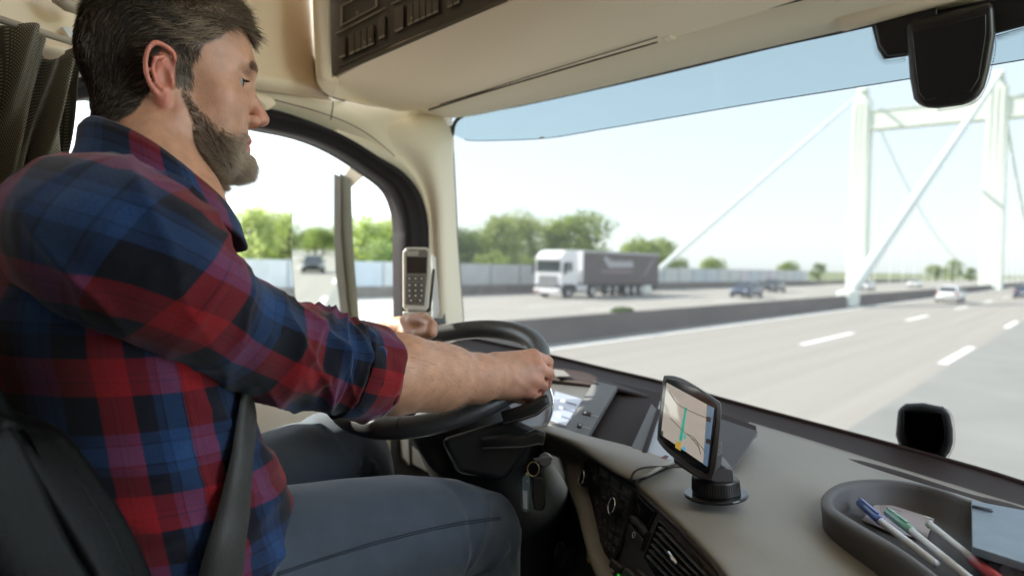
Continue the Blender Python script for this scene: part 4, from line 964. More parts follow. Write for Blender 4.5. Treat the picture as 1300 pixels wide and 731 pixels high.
# ---- eyes
M_eye = mat('eye_white', (.34, .28, .25), .2)
for s in (1, -1):
    ec = fromh(np.array([(s*.032, .0752, .0158)]))[0]
    e = MB(); 
    for i in range(1, 10):
        pass
    rings = [[V(*ec)+V(*(HM.T@np.array((math.sin(a)*math.cos(b)*.0132, math.cos(a)*.0132, math.sin(a)*math.sin(b)*.0132)))) for b in np.linspace(0, 2*PI, 21)[:-1]] for a in np.linspace(.02, PI-.02, 14)]
    ey = e.loft(rings, cap=True).build('eye', M_eye, dr, smooth=True)
    rings = [[V(*ec)+V(*(HM.T@np.array((math.sin(a)*math.cos(b)*.01335, math.cos(a)*.01345, math.sin(a)*math.sin(b)*.01335)))) for b in np.linspace(0, 2*PI, 21)[:-1]] for a in np.linspace(.01, .62, 6)]
    MB().loft(rings, cap=True).build('iris', mat('iris_brown', (.05, .03, .02), .1), ey, smooth=True)

# ---- strands (hair, beard, brows, arm hair)
def strands(name, pts, nrm, dirs, length, wdt, cols, ma, par, seg=4, curl=.3, lift=.4, seed=1, wave=0):
    r = np.random.default_rng(seed); n = len(pts); p = pts.copy(); P_ = [p.copy()]
    d = dirs*(1-lift)+nrm*lift; d /= np.linalg.norm(d, axis=1)[:, None]
    jit = r.normal(size=(n, 3))*curl; ph = r.uniform(0, 6.28, n)
    for s in range(seg):
        d2 = d+jit*(s/seg)+r.normal(size=(n, 3))*curl*.3
        d2 += (dirs-nrm*.35)*(s/seg)*.7
        d2 /= np.linalg.norm(d2, axis=1)[:, None]
        p = p+d2*(length/seg)[:, None]; P_.append(p.copy())
    tang = P_[-1]-P_[0]; tang /= np.linalg.norm(tang, axis=1)[:, None]+1e-9
    a = np.cross(tang, nrm); a /= np.linalg.norm(a, axis=1)[:, None]+1e-9; b = np.cross(tang, a)
    V_ = np.zeros((n, seg+1, 3, 3))
    for s in range(seg+1):
        w_ = (wdt*(1-.85*(s/seg)**1.5))[:, None]
        for k in range(3):
            t = 2*PI*k/3; V_[:, s, k] = P_[s]+(a*math.cos(t)+b*math.sin(t))*w_
    base = (np.arange(n)*(seg+1)*3)[:, None]; fs = []
    for s in range(seg):
        for k in range(3):
            k2 = (k+1) % 3; fs.append(np.concatenate([base+s*3+k, base+s*3+k2, base+(s+1)*3+k2, base+(s+1)*3+k], 1))
    o = mesh_np(name, V_.reshape(-1, 3), np.concatenate(fs), ma, par, DO)
    setcol(o.data, 'tone', np.repeat(cols, (seg+1)*3, 0)); return o
def hairmat(name, rough=.45):
    m = mat(name, (.1, .08, .06), rough, spec=.4); N_, L_ = m.node_tree.nodes, m.node_tree.links
    c = N_.new('ShaderNodeVertexColor'); c.layer_name = 'tone'; L_.new(c.outputs[0], N_['Principled BSDF'].inputs['Base Color']); return m
M_hair = hairmat('hair')
# vertex normals of head mesh
def vnorm(v, f):
    n = np.zeros_like(v); a = np.cross(v[f[:, 2]]-v[f[:, 0]], v[f[:, 3]]-v[f[:, 1]])
    for k in range(4): np.add.at(n, f[:, k], a)
    return n/(np.linalg.norm(n, axis=1)[:, None]+1e-12)
hn = vnorm(hv, hfc); hnl = hn@HM.T
if (hnl*qh).sum() < 0: hn = -hn; hnl = -hnl
rg = np.random.default_rng(5)
def pick(mask, n):
    mask = mask**1.5; w_ = mask/mask.sum(); i = rg.choice(len(mask), n, p=w_); return i
i = pick(hm_, 15000); q = qh[i]; jit = rg.normal(size=(len(i), 3))*.0008
ax = np.abs(q[:, 0]); y = q[:, 1]; z = q[:, 2]; sx = np.sign(q[:, 0])
topw = sst(.075, .12, z)[:, None]; frw = sst(-.01, .05, y)[:, None]; backw = sst(-.02, -.06, y)[:, None]
dback = np.stack([sx*.05, -.9+0*y, -.35+0*y], 1)      # sides swept back and slightly down
dtop = np.stack([.55+0*y, .75+0*y, .18+0*y], 1)        # top swept forward and to the right
ddown = np.stack([0*y, -.15+0*y, -1+0*y], 1)
dl = dback*(1-topw)+dtop*topw; dl = dl*(1-backw)+ddown*backw
wv = np.sin(q@np.array((90, 70, 110)))[:, None]*.35; dl = dl+np.array((.2, .1, .6))*wv*(1-backw)
_sb = (sst(.05, .04, z)*sst(-.004, .004, y))[:, None]; dl = dl*(1-_sb)+np.stack([0*y, .25+0*y, -1+0*y], 1)*_sb
dl = dl-hnl[i]*(dl*hnl[i]).sum(1)[:, None]; dl /= np.linalg.norm(dl, axis=1)[:, None]+1e-9
ln = .015+.020*topw[:, 0]+.008*frw[:, 0]-.006*backw[:, 0]; ln *= rg.uniform(.7, 1.25, len(i))*(1-.6*_sb[:, 0])
g_ = np.clip(sst(-.03, .05, y)*.82-.08+rg.normal(size=len(i))*.26+.22*np.sin(q@np.array((60, 120, 210))+2*np.sin(q@np.array((90, 40, 10))))*sst(-.04, .02, y), 0, 1)[:, None]
cols = np.array((.022, .013, .008))*(1-g_)+np.array((.42, .32, .22))*g_
hair = strands('hair', hv[i]+hn[i]*.001+jit, hn[i], dl@HM, ln, np.full(len(i), .00042), cols, M_hair, dr, 5, .20, .27, 2)
# long locks of the fringe
fm = hm_*sst(.03, .06, y if False else qh[:, 1])*sst(.07, .085, qh[:, 2])*sst(-.02, .01, qh[:, 0]+.03)
i = pick(fm, 1500); q = qh[i]; dl = np.stack([.25+.0*q[:, 0], .85+0*q[:, 0], -.25-.7*sst(.06, .09, q[:, 1])], 1); dl += np.sin(q[:, :1]*180)*.25
cols = np.array((.06, .045, .032))[None]*(1-(g2 := rg.uniform(0, 1, (len(i), 1))))+np.array((.26, .20, .145))*g2
strands('fringe', hv[i]+hn[i]*.002, hn[i], (dl/np.linalg.norm(dl, axis=1)[:, None])@HM, rg.uniform(.018, .034, len(i)), np.full(len(i), .0005), cols, M_hair, hair, 6, .12, .22, 3)
# beard
i = pick(bm_, 11000); q = qh[i]; low = sst(-.02, -.1, q[:, 2]); fr_ = sst(.05, .085, q[:, 1])
dl = np.stack([0*q[:, 0], .30+.35*fr_, -.85+.2*fr_], 1); dl = dl-hnl[i]*(dl*hnl[i]).sum(1)[:, None]; dl /= np.linalg.norm(dl, axis=1)[:, None]+1e-9
g_ = np.clip(.22+.75*fr_*low+.15*low+rg.normal(size=len(i))*.18, 0, 1)[:, None]
cols = np.array((.075, .036, .018))*(1-g_)+np.array((.52, .42, .32))*g_
strands('beard', hv[i]+rg.normal(size=(len(i), 3))*.0006, hn[i], dl@HM, (.0065+.0075*low+.002*fr_)*(.45+.55*bm_[i])*(1-.55*sst(-.085, -.07, q[:, 2])*sst(.07, .08, q[:, 1]))*rg.uniform(.6, 1.3, len(i)), np.full(len(i), .00030), cols, M_hair, dr, 3, .5, .55, 4)
for sd in (1, -1):
    i = pick(brow*(qh[:, 0]*sd > 0), 150); q = qh[i]; dl = np.stack([np.sign(q[:, 0])*.8, -.1+0*q[:, 0], .25+0*q[:, 0]], 1)
    strands('eyebrow', hv[i], hn[i], (dl/np.linalg.norm(dl, axis=1)[:, None])@HM, rg.uniform(.004, .007, len(i)), np.full(len(i), .00025), np.tile(np.array((.26, .19, .13)), (len(i), 1)), M_hair, dr, 3, .2, .35, 6)
# lashes of the upper lid
nl = 90; tl = np.linspace(0, 1, nl); lq = []
for sgn in (1, -1):
    a_ = -.55+tl*1.25; lq.append(np.stack([sgn*(.032+np.sin(a_)*.0136), .0752+np.cos(a_)*.0136, .0190-.002*tl], 1))
lq = np.concatenate(lq); ln_ = np.concatenate([np.stack([sg*np.sin(-.55+tl*1.25), np.cos(-.55+tl*1.25), 0*tl], 1) for sg in (1, -1)])
for a, b in ((0, nl), (nl, 2*nl)):
    strands('eyelash', fromh(lq[a:b]), ln_[a:b]@HM, (ln_[a:b]+np.array((0, .2, -.25)))@HM, np.full(nl, .0065), np.full(nl, .0003), np.tile(np.array((.02, .014, .01)), (nl, 1)), M_hair, dr, 3, .1, .3, 9)
# fine hair of the forearm
an = vnorm(av, af); 
if (an*(av-FA[2])).sum() < 0: an = -an
fd = (FA[3]-FA[1])/np.linalg.norm(FA[3]-FA[1]); tt = (av-FA[0])@fd
am = sst(.03, .06, tt)*sst(.30, .24, tt)
i = pick(am, 1400); dl = np.tile(fd, (len(i), 1))+np.array((0, 0, -.5)); dl = dl-an[i]*(dl*an[i]).sum(1)[:, None]; dl /= np.linalg.norm(dl, axis=1)[:, None]
strands('arm_hair', av[i], an[i], dl, rg.uniform(.006, .013, len(i)), np.full(len(i), .00012), np.tile(np.array((.30, .19, .11)), (len(i), 1)), M_hair, dr, 3, .2, .3, 8)

# ---- clothes
def plaid(name, seed=0):
    m = bpy.data.materials.new(name); m.use_nodes = True; MATS[name] = m
    N = m.node_tree.nodes; L = m.node_tree.links; b = N['Principled BSDF']; b.inputs['Roughness'].default_value = .9
    b.inputs['Sheen Weight'].default_value = .15; b.inputs['Sheen Roughness'].default_value = .5; b.inputs['Specular IOR Level'].default_value = .15
    uv = N.new('ShaderNodeUVMap'); uv.uv_map = 'plaid'; sp = N.new('ShaderNodeSeparateXYZ'); L.new(uv.outputs[0], sp.inputs[0])
    stops = [(0, (.004, .005, .010)), (.13, (.19, .007, .010)), (.225, (.12, .006, .01)), (.238, (.20, .008, .012)), (.275, (.13, .006, .01)), (.285, (.19, .007, .012)), (.40, (.005, .005, .012)),
             (.56, (.009, .026, .075)), (.62, (.005, .014, .04)), (.635, (.014, .045, .125)), (.77, (.006, .015, .045)), (.785, (.011, .032, .095)), (.86, (.004, .005, .010))]
    outs = []
    for k in range(2):
        fr_ = N.new('ShaderNodeMath'); fr_.operation = 'FRACT'; L.new(sp.outputs[k], fr_.inputs[0])
        r = N.new('ShaderNodeValToRGB'); r.color_ramp.interpolation = 'CONSTANT'; L.new(fr_.outputs[0], r.inputs[0])
        e = r.color_ramp.elements; e[0].position = 0; e[0].color = (*stops[0][1], 1); e.remove(e[1])
        for p_, c in stops[1:]:
            q = e.new(p_); q.color = (*c, 1)
        outs.append(r.outputs[0])
    mx = N.new('ShaderNodeMix'); mx.data_type = 'RGBA'
    tc = N.new('ShaderNodeTexWave'); tc.wave_type = 'BANDS'; tc.bands_direction = 'DIAGONAL'; tc.inputs['Scale'].default_value = 38; tc.inputs['Distortion'].default_value = .6
    L.new(uv.outputs[0], tc.inputs[0]); mr = N.new('ShaderNodeMapRange'); mr.inputs[3].default_value = .38; mr.inputs[4].default_value = .62
    L.new(tc.outputs[1], mr.inputs[0]); L.new(mr.outputs[0], mx.inputs[0]); L.new(outs[0], mx.inputs[6]); L.new(outs[1], mx.inputs[7])
    nz = N.new('ShaderNodeTexNoise'); nz.inputs['Scale'].default_value = 90; nz.inputs['Detail'].default_value = 6; L.new(uv.outputs[0], nz.inputs[0])
    m2 = N.new('ShaderNodeMapRange'); m2.inputs[1].default_value = .3; m2.inputs[2].default_value = .7; m2.inputs[3].default_value = .75; m2.inputs[4].default_value = 1.25; L.new(nz.outputs[0], m2.inputs[0])
    sc2 = N.new('ShaderNodeVectorMath'); sc2.operation = 'SCALE'; L.new(mx.outputs[2], sc2.inputs[0]); L.new(m2.outputs[0], sc2.inputs['Scale']); L.new(sc2.outputs[0], b.inputs['Base Color'])
    bp_ = N.new('ShaderNodeBump'); bp_.inputs['Strength'].default_value = .5; bp_.inputs['Distance'].default_value = .0012; L.new(nz.outputs[0], bp_.inputs['Height']); L.new(bp_.outputs[0], b.inputs['Normal'])
    return m
M_plaid = plaid('red_blue_plaid_flannel')
def nz3(x, y, z): return mnoise.noise(Vector((x, y, z)))
def gridcloth(name, rings, uvs, ma, par, disp=None, closed=True, solid=.0, caps=False):
    """rings[i][j] Vectors, uvs[i][j] (u,v) in metres; displaced along the normal by disp(i/n, j/m, p)"""
    n, m = len(rings), len(rings[0]); co = np.array([[tuple(p) for p in r] for r in rings])
    if disp:
        du = np.roll(co, -1, 1)-np.roll(co, 1, 1) if closed else np.gradient(co, axis=1); dv = np.gradient(co, axis=0)
        nn = np.cross(du, dv); nn /= np.linalg.norm(nn, axis=2)[..., None]+1e-9
        cen = co.mean(1)[:, None]
        if ((co-cen)*nn).sum() < 0: nn = -nn
        dd = np.array([[disp(i/(n-1), j/m, rings[i][j]) for j in range(m)] for i in range(n)]); co = co+nn*dd[..., None]
    F = []; UV = []
    for i in range(n-1):
        for j in range(m if closed else m-1):
            j2 = (j+1) % m; F.append((i*m+j, i*m+j2, (i+1)*m+j2, (i+1)*m+j))
            u00, u01, u10, u11 = uvs[i][j], uvs[i][j2] if j2 else uvs[i][m], uvs[i+1][j], uvs[i+1][j2] if j2 else uvs[i+1][m]
            UV += [u00, u01, u11, u10]
    o = mesh_np(name, co.reshape(-1, 3), np.array(F), ma, par, DO)
    l = o.data.uv_layers.new(name='plaid'); l.data.foreach_set('uv', (np.array(UV)/.137).astype(np.float32).ravel())
    bm = bmesh.new(); bm.from_mesh(o.data); bmesh.ops.recalc_face_normals(bm, faces=bm.faces); bm.to_mesh(o.data); bm.free()
    if solid: md = o.modifiers.new('solid', 'SOLIDIFY'); md.thickness = solid; md.offset = 0
    return o
def resamp(ctrl, n):
    k = max(2, math.ceil((n-1)/(len(ctrl)-1))); return cr([V(*c[:3]) for c in ctrl], k), [x.x for x in cr([V(c[3], 0, 0) for c in ctrl], k)], k
def sleeve(name, path, rad, par, flat=1.0, u0=0, twist=0, disp=None, m=110, n=120, r2=None):
    k = math.ceil(n/(len(path)-1)); pts = cr(path, k); rr = [v.x for v in cr([V(r, 0, 0) for r in rad], k)]; r2_ = [v.x for v in cr([V(r, 0, 0) for r in (r2 or rad)], k)]
    rings, uvs = [], []; s = 0
    for i, p in enumerate(pts):
        if i: s += (p-pts[i-1]).length
        t = (pts[min(i+1, len(pts)-1)]-pts[max(i-1, 0)]).normalized(); a = (V(0, 0, 1)-t*t.z).normalized(); b = t.cross(a)
        rings.append([p+a*math.cos(2*PI*j/m)*rr[i]+b*math.sin(2*PI*j/m)*r2_[i] for j in range(m)])
        uvs.append([(u0+s, twist+(j/m)*2*PI*.072) for j in range(m+1)])
    return gridcloth(name, rings, uvs, M_plaid, par, disp, solid=.0015)
def ridge(x, y, z): v = 1-abs(nz3(x, y, z))*2; return v*v*v if v > 0 else 0
# torso
TORS = [  # z, cx, cy, rx, ry(front), ry(back)
    (1.99, -.90, .44, .20, .17, .13), (2.05, -.90, .435, .205, .165, .14), (2.12, -.90, .425, .205, .172, .14), (2.20, -.90, .41, .20, .165, .135),
    (2.28, -.90, .39, .20, .148, .13), (2.36, -.90, .37, .205, .135, .125), (2.42, -.90, .355, .210, .125, .12), (2.47, -.895, .350, .200, .11, .105), (2.515, -.888, .362, .165, .09, .095), (2.548, -.878, .385, .12, .080, .085), (2.570, -.868, .410, .082, .070, .074)]
zz = cr([V(*t[:3]) for t in TORS], 12); zr = cr([V(*t[3:6]) for t in TORS], 12)
trings, tuv = [], []; sv = 0; MT = 200
for i, (c, r) in enumerate(zip(zz, zr)):
    if i: sv += math.hypot(c.x-zz[i-1].x, (r.x-zr[i-1].x)) if c.x-zz[i-1].x < .001 else abs(c.x-zz[i-1].x)
    ring = []; uvr = []
    for j in range(MT+1):
        a = 2*PI*j/MT; ca, sa = math.cos(a), math.sin(a); ex = 2.3
        px_ = math.copysign(abs(ca)**(2/ex), ca)*r.x; py_ = math.copysign(abs(sa)**(2/ex), sa)*(r.y if sa > 0 else r.z)
        ring.append(V(c.y+px_, c.z+py_, c.x)); uvr.append((a*.165+.03, (c.x-2)*1.0+.06))
    trings.append(ring[:MT]); tuv.append(uvr)
def tdisp(i, j, p):
    lowf = min(1, max(0, (2.5-p.z)/.25))
    d = .007*ridge(p.x*3+7, p.y*3-p.x*2, p.z*11+p.y*6)*lowf+.004*ridge(p.x*6, p.y*5+3, p.z*18-p.y*8)*lowf+.004*nz3(p.x*8, p.y*8, p.z*8)
    return d*1.1-.003
M_btn = mat('shirt_button', (.05, .05, .07), .4)
shirt = gridcloth('shirt', trings, tuv, M_plaid, dr, tdisp, solid=.0015)
# shoulder yoke seam down the back of the armhole + side seam
# right sleeve
SP = [P(*q) for q in ((85, 290, .735), (130, 300, .705), (178, 325, .70), (230, 368, .72), (284, 408, .765), (342, 438, .82), (398, 457, .88), (438, 467, .915), (464, 472, .94))]
SR = [.072, .080, .078, .067, .057, .056, .058, .058, .0545]
def sdisp(i, j, p):
    el = math.exp(-((i-.72)/.14)**2); cu = math.exp(-((i-.97)/.10)**2); sh = math.exp(-((i-.22)/.12)**2)
    a = j*2*PI
    d = .0085*ridge(i*13+math.sin(a)*1.1, a*.55, 3.1)*(.35+el+cu*.8)+.006*ridge(i*7-a*.8, a*.6, 9.2)*(.4+sh+el)+.003*nz3(i*14, math.cos(a)*2, math.sin(a)*2)
    d += .006*math.sin(i*60+math.sin(a)*2+2*nz3(i*5, math.cos(a), math.sin(a)))*(el*.35+cu*.3)
    d *= min(1, max(0, (1-i)/.06)); d *= .75
    return d-.003
slv = sleeve('sleeve', SP, SR, shirt, u0=.015, twist=.02, disp=sdisp, m=160, n=200)
# rolled cuff
CP = [P(432, 466, .91), P(446, 469, .923), P(460, 472, .937), P(470, 474, .947), P(474, 475, .951), P(470, 474, .947), P(458, 472, .935)]
def cdisp(i, j, p): a = j*2*PI; return .0035*ridge(i*2, a*1.2, 4.4)+.0025*nz3(i*4, math.cos(a)*3, math.sin(a)*3)
cuff = sleeve('cuff', CP, [.0585, .0605, .061, .0595, .0555, .0525, .0515], shirt, u0=.0, twist=.05, disp=cdisp, m=120, n=40)
# left sleeve
LP = [V(-1.03, .335, 2.43), V(-1.09, .36, 2.42), V(-1.15, .42, 2.40), V(-1.16, .52, 2.34), V(-1.14, .60, 2.325), Vector(tuple(LFA[1]))*.3+Vector(tuple(LFA[0]))*.7]
sleeve('sleeve', LP, [.075, .078, .070, .064, .06, .056], shirt, u0=.1, twist=.01, disp=sdisp, m=80, n=90)
# collar
def collar_ring(rx, ry, dz, back=0):
    c = V(*nkb)+V(0.0, .004, 0); out = []
    for j in range(90):
        a = 2*PI*j/90; out.append(c+V(math.cos(a)*rx, math.sin(a)*ry+back, dz-.046*math.sin(a)-.004*math.cos(2*a)))
    return out
cr_ = [collar_ring(.073, .068, .030), collar_ring(.076, .071, .056, -.004), collar_ring(.079, .074, .062, -.005), collar_ring(.085, .079, .056, -.005), collar_ring(.094, .086, .036), collar_ring(.104, .093, .012, .0)]
rr_ = []
for a, b in zip(cr_[:-1], cr_[1:]): rr_ += [[p.lerp(q, k/5) for p, q in zip(a, b)] for k in range(5)]
rr_.append(cr_[-1])
gridcloth('collar', rr_, [[(j/90*2*PI*.1+.02, i*.0035+.02) for j in range(91)] for i in range(len(rr_))], M_plaid, shirt, lambda i, j, p: .002*nz3(p.x*20, p.y*20, p.z*20), solid=.003)
# jeans
M_denim = mat('blue_grey_denim', (.044, .060, .082), .85, sheen=.3, nz=(28, .16), bump=(900, .9, .0010))
jn = None
def leg(name, path, rad, par, seed, r2=None):
    def jd(i, j, p):
        a = j*2*PI; kn = math.exp(-((i-.52)/.10)**2); hp_ = math.exp(-((i)/.12)**2)
        return .006*ridge(i*9+seed, a*.5, seed)*(.25+kn+hp_*.8)+.003*nz3(i*16, math.cos(a)*2+seed, math.sin(a)*2)
    k = 16; pts = cr(path, k); rr = [v.x for v in cr([V(r, 0, 0) for r in rad], k)]; m = 96; r2s = [v.x for v in cr([V(r, 0, 0) for r in (r2 or rad)], k)]
    rings, uvs = [], []
    up = V(0, -.6, .8)
    for i, p in enumerate(pts):
        t = (pts[min(i+1, len(pts)-1)]-pts[max(i-1, 0)]).normalized(); b = t.cross(V(1, 0, 0)).normalized(); a = b.cross(t)
        rings.append([p+a*math.cos(2*PI*j/m)*r2s[i]+b*math.sin(2*PI*j/m)*rr[i] for j in range(m)]); uvs.append([(i*.01, j*.004) for j in range(m+1)])
    return gridcloth(name, rings, uvs, M_denim, par, jd)
KN = P(596, 663, 1.16); 
jp = [V(-.82, .42, 2.10), V(-.80, .50, 2.105), V(-.785, .62, 2.11), KN.lerp(V(-.785, .62, 2.11), .35), KN+V(0, -.035, .0), KN+V(.0, .018, -.035), KN+V(0, .02, -.13), KN+V(0, .03, -.28), KN+V(0, .08, -.42), KN+V(0, .1, -.52)]
jeans = leg('jeans', jp, [.100, .102, .096, .082, .070, .068, .063, .06, .055, .05], dr, 1.3)
KL = P(433, 573, 1.33)
jeans['_o'] = tuple(DO)
jl = [V(-.99, .42, 2.09), V(-1.02, .52, 2.10), V(-1.04, .64, 2.12), KL.lerp(V(-1.04, .64, 2.12), .35), KL+V(0, -.02, 0), KL+V(0, .03, -.03), KL+V(0, .05, -.13), KL+V(0, .06, -.28), KL+V(0, .1, -.42), KL+V(0, .14, -.52)]
leg('trouser_leg', jl, [.098, .10, .092, .08, .072, .068, .063, .06, .055, .05], jeans, 4.7)
from mathutils.bvhtree import BVHTree
def bvh_of(o): return BVHTree.FromPolygons([Vector(v.co)+Vector(DO) for v in o.data.vertices], [tuple(p.vertices) for p in o.data.polygons])
def lay(o, px, off=.0008):
    b = bvh_of(o); out = []
    for x, y in px:
        h = b.ray_cast(CC, D(x, y).normalized())
        if h[0] is not None: out.append(h[0]-D(x, y).normalized()*off)
    return out
M_seamj = mat('denim_seam', (.018, .026, .038), .8)
for q in (((352, 727), (390, 714), (440, 698), (500, 681), (560, 667), (600, 660), (636, 656)), ((352, 730), (390, 717), (440, 701), (500, 684), (560, 670), (600, 663), (636, 659))):
    pts = lay(jeans, [tuple(v[:2]) for v in cr([V(x, y, 0) for x, y in q], 8)])
    if len(pts) > 3: MB().tube(pts, .0009, 5).build('side_seam', M_seamj, jeans, smooth=True)
# seat belt laid on the torso
dg = bpy.context.evaluated_depsgraph_get()
co = np.array([v.co[:] for v in shirt.data.vertices])+DO
bvh = BVHTree.FromPolygons([Vector(c) for c in co], [tuple(p.vertices) for p in shirt.data.polygons])
def hit(x, y, off=.006, dflt=.80):
    d = D(x, y); h = bvh.ray_cast(CC, d.normalized())
    return (h[0]+h[1]*(off if h[1].dot(d) < 0 else -off)) if h[0] is not None else P(x, y, dflt)
bl = [(303, 482), (301, 495), (296, 530), (289, 570), (281, 610), (271, 650), (259, 690), (247, 735)]
br_ = [(322, 482), (320, 495), (319, 530), (317, 570), (315, 610), (312, 650), (308, 690), (303, 735)]
L_, R_ = [hit(*q) for q in bl], [hit(*q) for q in br_]
sbt = empty('seat_belt', L_[3], 'black seat belt strap running down across the plaid shirt', 'seat belt'); sbt['_o'] = tuple(L_[3])
M_web = mat('belt_webbing', (.022, .022, .020), .6, bump=(600, .8, .0008), stretch=(1, 1, .3), sheen=.2)
ms = MB(); 
rows = []
for a, b in zip(cr(L_, 4), cr(R_, 4)):
    n = (CC-a).normalized(); rows.append([a+n*.003, a+n*.008, a.lerp(b, .5)+n*.009, b+n*.008, b+n*.003])
ms.loft(rows, closed=False); facing(ms.build('webbing', M_web, sbt, smooth=True, recalc=False, solid=.0015))
# ================================================================== SEAT
M_seat = mat('seat_leather', (.0018, .0024, .0023), .5, spec=.12, bump=(180, .5, .001), nz=(6, .1))
M_st = mat('seat_stitching', (.10, .08, .07), .7)
st = empty('driver_seat', (-.9, .25, 1.9), 'black leather driver seat with stitched side bolster behind the man', 'seat'); st['_o'] = (-.9, .25, 1.9)
edge = [(-30, 470, .585), (0, 527, .588), (52, 547, .592), (80, 571, .596), (115, 619, .60), (147, 671, .603), (176, 733, .606), (215, 830, .61)]
inner = [(-60, 500, .55), (-30, 530, .555), (5, 548, .56), (30, 590, .565), (58, 650, .57), (88, 705, .575), (112, 745, .58), (150, 850, .58)]
far = [(-100, 560, .53), (-90, 620, .53), (-70, 660, .535), (-40, 720, .54), (-20, 780, .545), (0, 840, .55), (20, 900, .55), (50, 960, .55)]
e0 = [P(*q)+CF*.05+CR*-.03 for q in edge]; e1 = [P(*q) for q in edge]; e2 = [P(*q) for q in inner]; em = [a.lerp(b, .5)-CF*.014 for a, b in zip(e1, e2)]; e3 = [P(*q) for q in far]; em2 = [a.lerp(b, .5)-CF*.016 for a, b in zip(e2, e3)]
facing(patch([e0, [p+CF*.018 for p in e1], e1, em, [p+CF*.003 for p in e2]], 8, 6).build('side_bolster', M_seat, st, smooth=True, recalc=False, solid=.01))
facing(patch([[p+CF*.003 for p in e2], em2, e3, [p+CF*.05+CR*-.05 for p in e3]], 8, 6).build('side_panel', M_seat, st, smooth=True, recalc=False, solid=.01))
sm_ = MB(); pts = cr([p-CF*.001 for p in e2], 14)
for a, b in zip(pts[::2], pts[1::2]): sm_.tube([a, b], .0011, 5)
sm_.build('stitching', M_st, st)
MB().tube(cr([p-CF*.003+CR*-.004 for p in e1], 8), .003, 8).build('piping', M_seat, st, smooth=True)
# backrest body and cushion under the driver
bk = MB()
for z, y in ((2.0, .30), (2.15, .26), (2.3, .225), (2.5, .19), (2.62, .165), (2.68, .14)):
    pass
bk.loft([[V(-.9+sx*wx, y+dy, z) for sx, dy in ((-1, -.03), (-.9, .0), (-.5, -.03), (.5, -.03), (.75, -.02), (.8, -.06), (.8, -.12), (-1, -.12))] for z, y, wx in ((1.95, .32, .25), (2.15, .26, .25), (2.3, .215, .245), (2.45, .165, .24), (2.52, .14, .21), (2.54, .12, .16))], cap=True)
bk.build('backrest', M_seat, st, smooth=True)
cu = MB().loft([[V(-.9+sx*.26, y, z) for sx, z in ((-1, 1.86), (-.95, 1.97+dz), (-.7, 1.99+dz), (.7, 1.99+dz), (.95, 1.97+dz), (1, 1.86))] for y, dz in ((.2, 0), (.5, .0), (.8, .02), (.86, .0))], cap=True)
cu.build('seat_cushion', M_seat, st, smooth=True)
MB().loft([[V(-.9+sx*.2, y, z) for sx, y in ((-1, .3), (1, .3), (1, .75), (-1, .75))] for z in (1.28, 1.86)], cap=True).build('seat_base', M_blkpl, st)
MB().box((-1.12, .18, 2.22), (.05, .05, .2)).build('belt_reel', M_blkpl, st)

# ================================================================== CURTAIN
cu_ = empty('window_curtain', PX(50, 100, -1.30), 'dark dotted grey curtain gathered in folds behind the driver by the door window', 'curtain'); cu_['_o'] = tuple(PX(50, 100, -1.30))
m = bpy.data.materials.new('dotted_curtain'); m.use_nodes = True; N = m.node_tree.nodes; L = m.node_tree.links; b = N['Principled BSDF']; b.inputs['Roughness'].default_value = .9
uv = N.new('ShaderNodeUVMap'); uv.uv_map = 'plaid'; mp = N.new('ShaderNodeMapping'); mp.inputs['Scale'].default_value = (17, 17, 1); mp.inputs['Rotation'].default_value = (0, 0, .78); L.new(uv.outputs[0], mp.inputs[0])
vo = N.new('ShaderNodeTexVoronoi'); vo.inputs['Scale'].default_value = 1; vo.inputs['Randomness'].default_value = 0; L.new(mp.outputs[0], vo.inputs[0])
r = N.new('ShaderNodeValToRGB'); r.color_ramp.elements[0].position = .20; r.color_ramp.elements[0].color = (.50, .46, .36, 1); r.color_ramp.elements[1].position = .27; r.color_ramp.elements[1].color = (.10, .092, .070, 1); L.new(vo.outputs[0], r.inputs[0]); L.new(r.outputs[0], b.inputs['Base Color'])
top = [(-60, 10), (-20, 22), (10, 30), (35, 40), (50, 52), (58, 78), (72, 72), (90, 62), (106, 60)]
bot = [(-90, 230), (-55, 228), (-30, 226), (-10, 224), (5, 223), (18, 222), (34, 222), (55, 222), (80, 222)]
NC = 160; rows_ = []; uvs_ = []
tp = cr([PX(x, y, -1.32) for x, y in top], 20); bt = cr([PX(x, y+60, -1.32) for x, y in bot], 20)
nn_ = len(tp); bt = bt[:nn_]
for i in range(31):
    v = i/30; row = []; uvr = []
    for j in range(nn_):
        u = j/(nn_-1); p = tp[j].lerp(bt[j], v); w_ = math.sin(u*17+math.sin(v*2.2+1)*1.6)*.060*(.6+.4*math.sin(u*7+1))+.010*math.sin(u*41+v*7)
        row.append(p+V(w_+.02, 0, 0)); uvr.append((u*.8+w_*.9*math.cos(u*17), v*.62))
    uvr.append(uvr[-1]); rows_.append(row); uvs_.append(uvr)
DO_keep = DO.copy(); DO[:] = np.array(cu_['_o'][:])
c_ = gridcloth('curtain_cloth', rows_, uvs_, m, cu_, None, closed=False, solid=.001); DO[:] = DO_keep
MB().tube([PX(x, y-2, -1.31) for x, y in ((-60, 8), (35, 38), (100, 58))], .006, 8).build('curtain_track', mat('rail_beige', (.4, .34, .26), .5), cu_, smooth=True)

